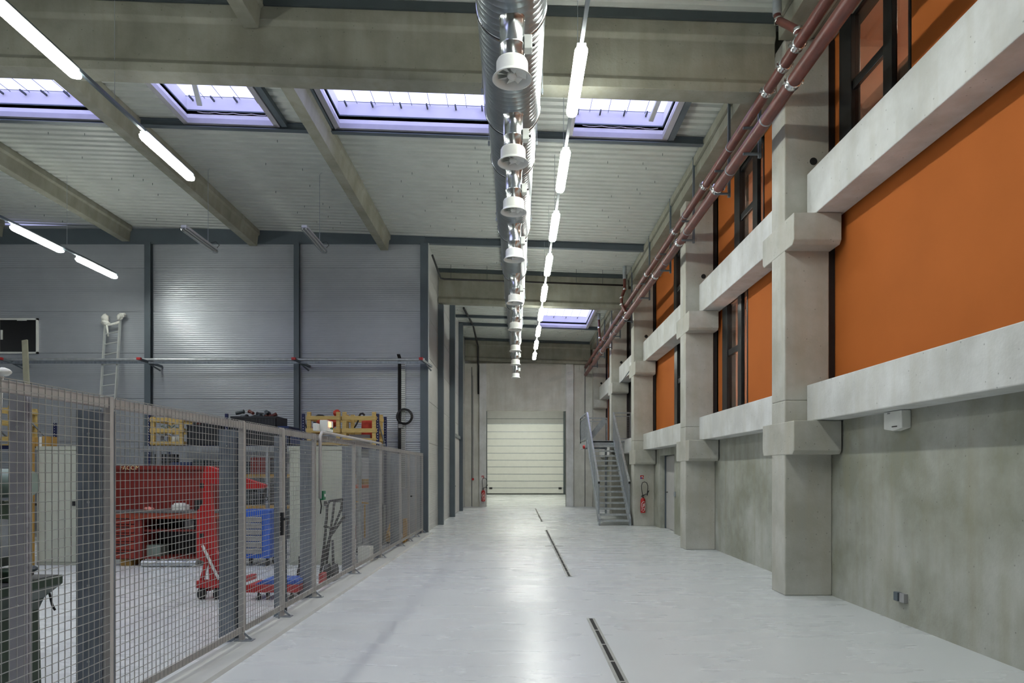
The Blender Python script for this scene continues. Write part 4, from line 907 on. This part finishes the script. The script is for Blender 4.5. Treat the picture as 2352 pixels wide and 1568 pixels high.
# low red trolley with blue lid
t = thing('low_trolley', (-3.1, 8.9, 0), 'low red trolley with a blue tray on the floor behind the gate', 'trolley')
lx0, lx1_, ly = X(568,8.8), X(688,8.8), 8.75
B(lx0, lx1_, ly, ly+0.42, 0.10, 0.20).build('platform', 'redb', t, 0.01)
MB().prism([(lx0+0.10, 0.20), (lx1_, 0.20), (lx1_, 0.26), (lx0+0.22, 0.26)], 'y', ly+0.03, ly+0.40).build('tray', 'blue', t, 0.006)
for xx in (lx0+0.15, lx1_-0.1):
    for yy in (ly+0.05, ly+0.36): MB().cyl((xx-0.015, yy, 0.04), (xx+0.015, yy, 0.04), 0.04, 14).bar((xx, yy, 0.05), (xx, yy, 0.11), 0.02).build('castor', 'black', t)
tag(MB().tube([(X(680,9.3), 9.3, 0.0), (X(683,9.3), 9.3, 0.2), (X(690,9.3), 9.3, 0.42), (X(688,9.3), 9.3, 0.50)], 0.022, 8).build('pump_lever', 'black'), 'black lever standing beside the blue tray', 'lever')
# black sack truck
t = thing('sack_truck', (-2.85, 10.5, 0), 'black tubular sack truck with two wheels behind the fence', 'sack truck')
Q = lambda px, py, y: (X(px, y), y, Z(py, y))
MB().tube([Q(735,1330,10.6), Q(746,1240,10.7), Q(752,1160,10.9), Q(757,1150,11.0), Q(785,1146,11.1), Q(803,1156,11.2), Q(800,1172,11.2), Q(758,1232,10.8), Q(740,1300,10.6)], 0.022, 8).tube([Q(745,1330,10.6), Q(757,1240,10.8), Q(768,1152,11.0), Q(785,1152,11.1), Q(784,1168,11.1), Q(757,1235,10.8)], 0.020, 8).tube([Q(766,1325,10.6), Q(764,1240,10.7)], 0.020, 8).bar(Q(744,1208,10.75), Q(760,1212,10.75), 0.03).build('tubular_frame', 'black', t)
for px in (748, 765): MB().cyl((X(px,10.4)-0.03, 10.5, 0.12), (X(px,10.4)+0.03, 10.5, 0.12), 0.12, 20).build('wheel', 'black', t)
B(X(738,10.3), X(768,10.3), 10.25, 10.5, 0.01, 0.03).build('toe_plate', 'steel_d', t)
on('red_box', 'red box at the foot of the black sack truck', 'box', (X(732,9.9), X(742,9.9), 9.9, 10.1, 0.0, 0.17), mt='redb')
# yellow stand with orange top
t = thing('roller_stand', (X(835,13.5), 13.5, 0), 'yellow metal stand with an orange red top behind the fence', 'stand')
yy = 13.5
B(X(816,yy), X(850,yy), yy, yy+0.3, Z(1121,yy), Z(1113,yy)).build('top', mat('stand_orange', (0.6,0.12,0.03), 0.5), t, 0.004)
MB().bar(Q(824,1121,yy), Q(826,1235,yy), 0.025).bar(Q(838,1158,yy), Q(838,1235,yy), 0.025).bar(Q(818,1152,yy), Q(850,1156,yy), 0.03).build('frame', 'yellow', t)
B(X(818,yy), X(850,yy), yy, yy+0.3, 0.0, 0.12).build('base', 'dark', t)
on('cardboard_box', 'brown cardboard box on the yellow stand', 'box', (X(820,yy), X(848,yy), yy+0.02, yy+0.25, Z(1112.5,yy), Z(1100,yy)), mt='wood_o')
# yellow pallet jack
t = thing('pallet_jack', (X(905,15.8), 15.8, 0), 'yellow pallet jack parked behind the far mesh panel', 'pallet jack')
yy = 15.6
MB().prism([(X(884,yy),0.05), (X(898,yy),0.05), (X(896,yy),0.16), (X(888,yy),0.30)], 'y', yy, yy+0.25).build('pump_housing', 'yellow', t)
MB().bar((X(886,yy), yy+0.1, 0.16), (X(897,yy), yy+0.3, 0.62), 0.03).build('tiller', 'yellow', t)
for dx in (0.0, 0.32): MB().box(X(900,yy)+dx*0.0, X(930,yy), yy+0.02+dx, yy+0.16+dx, 0.05, 0.10).build('fork', 'yellow', t)
MB().cyl((X(890,yy)-0.03, yy+0.1, 0.07), (X(890,yy)+0.03, yy+0.1, 0.07), 0.07, 14).build('wheel', 'black', t)
tag(MB().box(X(925,15.9), X(933,15.9), 15.9, 16.1, 0, 0.55).build('yellow_bollard', 'yellow', None, 0.01), 'yellow painted block behind the far gate', 'bollard')
on('pale_panel', 'pale upright sheet leaning behind the far fence panels', 'panel', (X(896,16.4), X(912,16.4), 16.4, 16.46, 0.0, 2.0), mt='gdoor')
on('white_crate', 'white wire crate on the floor beyond the yellow stand', 'crate', (X(822,12.4), X(850,12.4), 12.4, 12.7, 0, 0.28), mt='white')
on('parts_cabinet', 'dark grey parts cabinet behind the yellow stand', 'cabinet', (X(818,14.6), X(868,14.6), 14.6, 15.0, 0, 1.95), mt='grey')
on('waste_bin', 'grey bin behind the fence near the pallet jack', 'bin', (X(862,15.2), X(878,15.2), 15.3, 15.6, 0, 0.9), mt='steel')

# racks against the ribbed wall
RY0, RY1 = 16.6, 17.6
ux = [(-12.9, 1), (-11.86, 1), (-8.99, 1), (-7.10, 1), (-5.23, 1), (-3.36, 1)]
rl = ['at the left edge of the view', 'holding the black bins', 'holding the blue bins', 'holding the two timber crates of red hoses']
for i, (a, b) in enumerate([(-12.9, -11.86), (-8.99, -7.14), (-7.10, -5.27), (-5.23, -3.36)]):
    t = thing('pallet_rack', ((a+b)/2, RY0, 0), 'dark blue pallet rack against the ribbed wall, '+rl[i], 'rack', 'pallet racks')
    for x in ((a, b-0.06) if i in (0, 3) else (a,)):
        for y in (RY0, RY1-0.05):
            m = MB().box(x, x+0.07, y, y+0.05, 0, 3.06 if i > 0 else 2.9); m.build('upright', 'navy', t)
            m = MB()
            for k in range(14): m.cyl((x+0.035, y-0.002, 2.1+0.066*k), (x+0.035, y, 2.1+0.066*k), 0.010, 8)
            m.build('hole_row', 'white' , t)
        MB().bar((x+0.035, RY0+0.05, 2.9), (x+0.035, RY1-0.05, 2.3), 0.03).bar((x+0.035, RY0+0.05, 2.3), (x+0.035, RY1-0.05, 2.35), 0.03).build('brace', 'galv_d', t)
    for z in (0.75, 1.5, 2.2):
        MB().box(a+0.07, b-0.07, RY0, RY0+0.04, z, z+0.09).build('beam', 'wood_o' if z < 2 else 'navy', t)
        MB().box(a+0.07, b-0.07, RY0+0.04, RY1-0.05, z+0.06, z+0.09).build('shelf_board', 'dark', t)
def crate(a, b, z0, z1, lab, slats, y0=RY0-0.05, y1=RY1-0.15):
    t = thing('timber_crate', ((a+b)/2, y0, z0), lab, 'crate', 'pale timber crates')
    m = MB(); w = 0.09
    for x in (a, b-w):
        for y in (y0, y1-0.07): MB().box(x, x+w, y, y+0.07, z0, z1).build('post', 'wood', t)
    for s0, s1 in slats:
        for y in (y0-0.02, y1): MB().box(a, b, y, y+0.022, s0, s1).build('slat', 'wood', t)
        B(a-0.02, a, y0, y1, s0, s1).build('side_slat', 'wood', t); B(b, b+0.02, y0, y1, s0, s1).build('side_slat', 'wood', t)
    B(a+0.02, b-0.02, y0+0.01, y1, z0, z0+0.03).build('floor_board', 'wood', t)
crate(-8.88, -8.10, 2.29, 2.98, 'yellow timber crate of cables left of the black bins', [(2.86,2.96),(2.60,2.70),(2.32,2.38)])
crate(-5.09, -4.29, 2.29, 3.10, 'pale timber crate filled with red bags, left of the pair', [(2.91,3.0),(2.60,2.70),(2.30,2.36)])
crate(-4.23, -3.42, 2.29, 3.10, 'pale timber crate with a red drum, right of the pair', [(2.91,3.0),(2.60,2.70),(2.42,2.46)])
crate(-12.75, -12.25, 2.29, 3.25, 'yellow timber crate at the left edge of the view', [(3.1,3.2),(2.8,2.9),(2.4,2.5)])
m = MB().blob((-4.72, 16.95, 2.86), 0.27, 0.25, 0.12, 1).blob((-4.85, 16.9, 2.72), 0.2, 0.25, 0.12, 2)
tag(m.build('red_bag', 'orange2'), 'slack red bag lying in the left timber crate of the pair', 'bag')
m = MB().blob((-4.43, 16.8, 3.09), 0.085, 0.12, 0.09, 5, 0.15)
tag(m.build('red_bundle', 'orange2'), 'round red strapped bundle on top of the red bag', 'bundle')
tag(MB().blob((-4.55, 16.7, 2.72), 0.08, 0.1, 0.16, 8, 0.15).build('red_bundle', 'orange2'), 'red strapped bundle lower in the left crate behind the slats', 'bundle')
tag(MB().tube([(-4.98, 16.9, 3.0), (-4.9, 16.85, 3.04), (-4.8, 16.85, 3.03), (-4.7, 16.9, 2.97)], 0.03, 8).build('black_strap', 'black'), 'black strap on top of the left timber crate contents', 'strap')
tag(MB().lathe((-3.68, 16.95, 2.62), [(0,-0.15),(0.17,-0.15),(0.175,0.0),(0.17,0.28),(0.16,0.29),(0,0.29)], 24).build('red_drum', 'orange2'), 'red plastic drum in the right timber crate', 'drum')
tag(MB().tube([(-3.83, 16.6, 3.0), (-3.80, 16.6, 3.06), (-3.75, 16.6, 3.07), (-3.70, 16.6, 3.02)], 0.025, 8).tube([(-3.95, 16.6, 2.72), (-3.9, 16.6, 2.80), (-3.85, 16.6, 2.9)], 0.02, 8).build('black_hose', 'black'), 'short black hose sticking out of the right timber crate', 'hose')
tag(B(-4.1, -3.6, 16.75, 17.2, 2.33, 2.56).build('grey_case', 'grey', None, 0.01), 'dark grey case at the bottom of the right timber crate', 'case')
def bin_(a, b, z0, z1, lab, mt='binm'):
    t = thing('storage_bin', ((a+b)/2, RY0, z0), lab, 'bin', 'plastic storage bins')
    y0, y1 = RY0+0.0, RY1-0.2; w = 0.02
    m = MB().box(a, b, y0, y0+w, z0, z1).box(a, b, y1-w, y1, z0, z1).box(a, a+w, y0, y1, z0, z1).box(b-w, b, y0, y1, z0, z1).box(a, b, y0, y1, z0, z0+w)
    m.build('walls', mt, t, 0.004)
    m = MB(); x = a+0.04
    while x < b-0.02: m.box(x, x+0.012, y0-0.008, y0, z0+0.03, z1-0.05); x += 0.075
    m.box(a-0.01, b+0.01, y0-0.014, y0, z1-0.05, z1); m.build('ribs', mt, t)
bin_(-8.02, -7.20, 2.29, 2.80, 'black ribbed bin beside the yellow crate of cables')
bin_(-6.95, -5.85, 2.30, 3.00, 'large black ribbed bin heaped with hose fittings')
bin_(-5.80, -5.55, 2.30, 2.76, 'small blue bin right of the large black bin', 'dblue'); bin_(-5.52, -5.26, 2.30, 2.66, 'lower blue bin next to the middle steel column', 'dblue')
for k in range(14):
    x = random.uniform(-6.85, -5.95); r = random.uniform(0.03, 0.05); z = 3.0+random.uniform(0.0, 0.05)+(0.06 if k % 3 == 0 else 0); y = random.uniform(16.75, 17.2); a = random.uniform(0, PI)
    q = Vector((math.cos(a)*0.1, math.sin(a)*0.08, random.uniform(-0.02, 0.05)))
    tag(MB().cyl(Vector((x,y,z))-q, Vector((x,y,z))+q, r, 14).cyl(Vector((x,y,z))+q*0.7, Vector((x,y,z))+q, r*1.25, 14).build('pipe_fitting', ['steel_d', 'pipe', 'galv_d', 'binm'][k % 4]), 'loose pipe fitting heaped in the large black bin', 'fitting', 'pipe fittings heaped in the large black bin')
for k in range(7):
    x = -7.95+0.11*k; tag(MB().cyl((x, 16.8, 2.82), (x+0.04, 17.1, 2.86), 0.045, 12).build('pipe_fitting', ['steel_d', 'pipe', 'binm'][k % 3]), 'loose pipe fitting in the black bin beside the yellow crate', 'fitting', 'pipe fittings in the smaller black bin')
m = MB()
for k in range(5):
    m.tube([(-8.6+0.15*math.cos(q*0.5)+0.01*k, 16.75+0.02*k, 2.46+0.12*math.sin(q*0.5)) for q in range(13)], 0.014, 6, True)
tag(m.build('cable_coil', 'galv_d'), 'coiled grey cable in the lower half of the yellow crate', 'cable')
tag(MB().tube([(-8.75+0.03*q, 16.8+0.05*math.sin(q*1.9), 2.76+0.04*math.sin(q*1.3)) for q in range(18)], 0.02, 6).build('rope', 'greenl'), 'tangled greenish rope in the upper half of the yellow crate', 'rope')
for k, (a, mt) in enumerate(((-8.42, 'white'), (-8.27, 'cloth'))): tag(MB().lathe((a, 16.8, 2.32), [(0,0),(0.065,0),(0.07,0.2),(0.0,0.2)], 18).build('canister', mt), ['white canister in the yellow crate, left one', 'cream canister in the yellow crate, right one'][k], 'canister')
# goods on the lower shelves, seen dimly through the two meshes
cols = ['binm', 'dark', 'steel_d', 'red', 'binm', 'grey', 'dark', 'dblue', 'steel_d']
for i, (a, b) in enumerate([(-8.99, -7.2), (-7.0, -5.3), (-5.1, -3.5)]):
    for j, z in enumerate((0.0, 0.84, 1.59)):
        x = a+0.1; k = 0
        while x < b-0.3:
            w = random.uniform(0.25, 0.5); h = random.uniform(0.25, 0.5)
            tag(B(x, min(x+w, b-0.1), 16.75, 17.3, z+0.001, z+h).build('storage_box', cols[(i*5+j*3+k) % len(cols)], None, 0.01), 'box stored on the lower rack shelves behind the mesh', 'box', 'boxes on the lower rack shelves'); x += w+0.04; k += 1

# ladder
t = thing('ladder', (-10.3, 17.3, 0), 'aluminium ladder leaning against the ribbed wall with cloth tied to its top', 'ladder')
yb_, yt = 16.9, 18.1
def lp(px, py):
    zz = Z(py, 17.9); y = yb_+(yt-yb_)*zz/5.5; return Vector((X(px, y), y, Z(py, y)))
lt, lb_ = lp(242, 742), lp(226, 1000); rt, rb = lp(276, 735), lp(260, 1000)
lb0 = lt+(lb_-lt)*((lt.z)/(lt.z-lb_.z)); rb0 = rt+(rb-rt)*((rt.z)/(rt.z-rb.z))
MB().bar(lt, lb0, 0.035, 0.07, (0,1,0)).build('side_rail', 'alu', t); MB().bar(rt, rb0, 0.035, 0.07, (0,1,0)).build('side_rail', 'alu', t)
k = 0.055
while k < 0.99:
    MB().cyl(lt+(lb0-lt)*k, rt+(rb0-rt)*k, 0.017, 8).build('rung', 'alu', t); k += 0.0505
t = thing('cloth_wrap', tuple(lt), 'white cloth tied around both top ends of the ladder', 'cloth')
m = MB().blob(lt+Vector((0.01,-0.02,0.12)), 0.09, 0.08, 0.11, 4, 0.4).blob(lt+Vector((0.02,-0.03,0.0)), 0.11, 0.08, 0.06, 6, 0.5); m.build('knot', 'cloth', t)
m = MB().blob(rt+Vector((0.0,-0.02,0.08)), 0.07, 0.07, 0.09, 9, 0.5).blob(rt+Vector((0.07,-0.02,0.13)), 0.09, 0.06, 0.06, 11, 0.6); m.build('knot', 'cloth', t)
MB().tube([lt+(rt-lt)*q+Vector((0,-0.03,-0.05-0.12*q*(1-q))) for q in (0, .25, .5, .75, 1)], 0.035, 8).build('band', 'cloth', t)
MB().tube([lt+Vector((0.06,-0.04,-0.05)), lt+Vector((0.09,-0.05,-0.2)), lt+Vector((0.10,-0.04,-0.36))], 0.025, 8).build('loose_end', 'cloth', t)
# hatch window on the ribbed wall
yw = YC-0.02
t = thing('window_10', (X(44,yw), yw, Z(770,yw)), 'dark window with a white frame high on the ribbed wall', 'window', kind='structure')
wa, wb, wz0, wz1 = X(-6,yw), X(88,yw), Z(812,yw), Z(731,yw)
m = MB(); w = 0.045
m.box(wa, wb, yw-0.03, YC, wz0, wz0+w).box(wa, wb, yw-0.03, YC, wz1-w, wz1).box(wa, wa+w+0.03, yw-0.03, YC, wz0, wz1).box(wb-w, wb, yw-0.03, YC, wz0, wz1)
m.build('window_frame', 'white', t); B(wa+w, wb-w, yw-0.008, yw, wz0+w, wz1-w).build('pane', mat('dark_glass', (0.004,0.004,0.004), 0.08), t)
B(X(40,yw), X(62,yw), yw-0.02, yw-0.008, Z(736.5,yw), Z(734,yw)).build('vent_strip', 'white', t); B(X(3,yw), X(7,yw), yw-0.03, yw-0.008, Z(780,yw), Z(758,yw)).build('hinge', 'white', t)
tag(MB().bar(Q(57,781,17.7), Q(66,1000,17.2), 0.14, 0.04, (0,1,0)).build('timber_plank', mat('grey_plank', (0.33,0.32,0.24), 0.7)), 'pale weathered plank standing in front of the white framed window', 'plank')
# crane rail on brackets
t = thing('wall_rail', (-8, 17.9, 4.55), 'pale horizontal rail on brackets along the ribbed wall', 'rail')
ry = 17.75; rz = Z(825.5, ry)
MB().cyl((XL+0.1, ry, rz), (X(975,ry), ry, rz), 0.035, 12).build('tube', 'galv', t)
MB().box(XL+0.1, X(975,ry), ry+0.02, ry+0.06, rz-0.10, rz-0.04).build('lower_channel', 'hcol', t)
for px in (20, 334, 684, 972):
    xx = X(px, ry); MB().bar((xx-0.02, ry-0.25, rz-0.03), (xx+0.15, YC-0.02, rz-0.1), 0.05, 0.06).bar((xx+0.15, YC-0.1, rz-0.22), (xx+0.02, ry, rz-0.06), 0.03).build('bracket', 'steel', t)
    MB().box(xx-0.07, xx+0.03, ry-0.30, ry-0.22, rz-0.05, rz+0.01).build('red_cap', 'sign_r', t)
# cable riser and coil
yy = YC-0.03
t = thing('cable_tray', (X(927,yy), yy, 1), 'perforated metal cable tray rising up the ribbed wall', 'cable tray')
a, b = X(921.5,yy), X(931,yy)
B(a, b, yy-0.02, yy, 1.2, Z(834,yy)).build('tray', 'alu', t)
m = MB(); z = 1.25
while z < Z(836,yy):
    for k in range(3): m.box(a+0.015+0.033*k, a+0.033+0.033*k, yy-0.023, yy-0.02, z, z+0.03)
    z += 0.055
m.build('slot', 'steel_d', t)
t = thing('cable_bundle', (X(918,yy), yy, 1), 'thick black cable bundle beside the perforated tray', 'cable')
m = MB()
for dx in (-0.025, 0.0, 0.03): m.tube([(X(918.5,yy)+dx, yy-0.04, 1.2), (X(918,yy)+dx*0.9, yy-0.045, 2.6), (X(918,yy)+dx, yy-0.04, Z(822,yy)), (X(918,yy)+dx, yy-0.2, Z(817,yy))], 0.018, 8)
m.build('cable', 'black', t); B(X(916.5,yy), X(925,yy), yy-0.1, yy-0.02, Z(983,yy), Z(974,yy)).build('junction_box', 'grey', t, 0.004)
cc = Vector((X(930.5,yy), yy-0.09, Z(957,yy))); m = MB()
for k in range(4):
    r = 0.215-0.012*k; m.tube([cc+Vector((r*math.cos(q*PI/16), -0.012*k, r*math.sin(q*PI/16)*0.98)) for q in range(32)], 0.014, 6, True)
tag(m.build('cable_coil', 'black'), 'round black cable coil hung on the ribbed wall', 'cable')

# green lathe at bottom left
t = thing('lathe', (-3.9, 4.3, 0), 'dark green lathe with a chip tray at the lower left, behind the fence', 'lathe')
ya, yb = 3.9, 4.85; yq = 4.72
e = X(145, yb)
MB().prism([(-4.9, 0.0), (X(97,yb), 0.0), (X(91,yb), 0.68), (e-0.13, 0.76), (e, 0.86), (e, 0.92), (-4.9, 0.92)], 'y', ya, yb).build('pedestal', 'green', t, 0.006)
B(-4.9, e-0.015, ya+0.02, yb-0.02, 0.918, 0.924).build('tray_inside', 'dark', t)
B(-4.6, X(118,yb), 4.45, 4.62, 0.924, 1.0).build('bed', 'green', t, 0.01)
B(-4.7, X(24,yq), 4.3, 4.8, 1.0, 1.45).build('headstock', 'green', t, 0.02)
MB().cyl((-4.6, yq, 1.57), (X(58,yq), yq, 1.57), 0.10, 24).cyl((X(58,yq), yq, 1.57), (X(72,yq), yq, 1.57), 0.085, 24).build('motor_cover', 'greenl', t)
MB().cyl((X(66,yq), yq, 1.50), (X(66,yq), yq, 1.44), 0.022, 10).build('motor_knob', 'greenl', t)
MB().cyl((X(24,yq), yq-0.1, 1.2), (X(34,yq), yq-0.1, 1.2), 0.13, 24).build('chuck', 'galv_d', t)
MB().blob((X(80,yq), yq-0.1, 0.98), 0.07, 0.06, 0.035, 2, 0.7).build('tool_post', 'steel_d', t)
MB().tube([(X(98,yb), yb+0.01, 0.86), (X(107,yb), yb+0.03, 0.78), (X(113,yb), yb+0.03, 0.70), (X(120,yb), yb+0.03, 0.66)], 0.008, 6).build('lever', 'black', t)
MB().cyl((X(-10,yq), yq, 1.67), (X(4,yq), yq, 2.33), 0.014, 8).blob((X(6,yq), yq, 2.34), 0.055, 0.05, 0.03, 2, 0.1).build('work_lamp', 'white', t)

# ------------------------------------------------------------------ world, portals, camera
w = bpy.data.worlds.new('sky'); bpy.context.scene.world = w; w.use_nodes = True
bg = w.node_tree.nodes['Background']; bg.inputs[0].default_value = (0.55, 0.56, 1.0, 1); bg.inputs[1].default_value = 1.75
for i, (a, b, c, d) in enumerate(SKY):
    L = bpy.data.lights.new('sky_portal', 'AREA'); L.shape = 'RECTANGLE'; L.size = b-a; L.size_y = d-c; L.cycles.is_portal = True
    o = bpy.data.objects.new('sky_portal', L); C.objects.link(o); o.location = ((a+b)/2, (c+d)/2, R((a+b)/2)+0.56)
cam = bpy.data.cameras.new('camera'); cam.sensor_width = 36; cam.lens = F/2352*36
cam.shift_x = (1176-VX)/2352; cam.shift_y = (VY-784)/2352; cam.clip_end = 200
co = bpy.data.objects.new('camera', cam); C.objects.link(co); co.location = (0, 0, EYE); co.rotation_euler = (PI/2, 0, 0)
S = bpy.context.scene; S.camera = co
S.view_settings.view_transform = 'Standard'; S.view_settings.look = 'None'; S.view_settings.gamma = 1; S.view_settings.exposure = 0.88
S.view_settings.use_curve_mapping = False
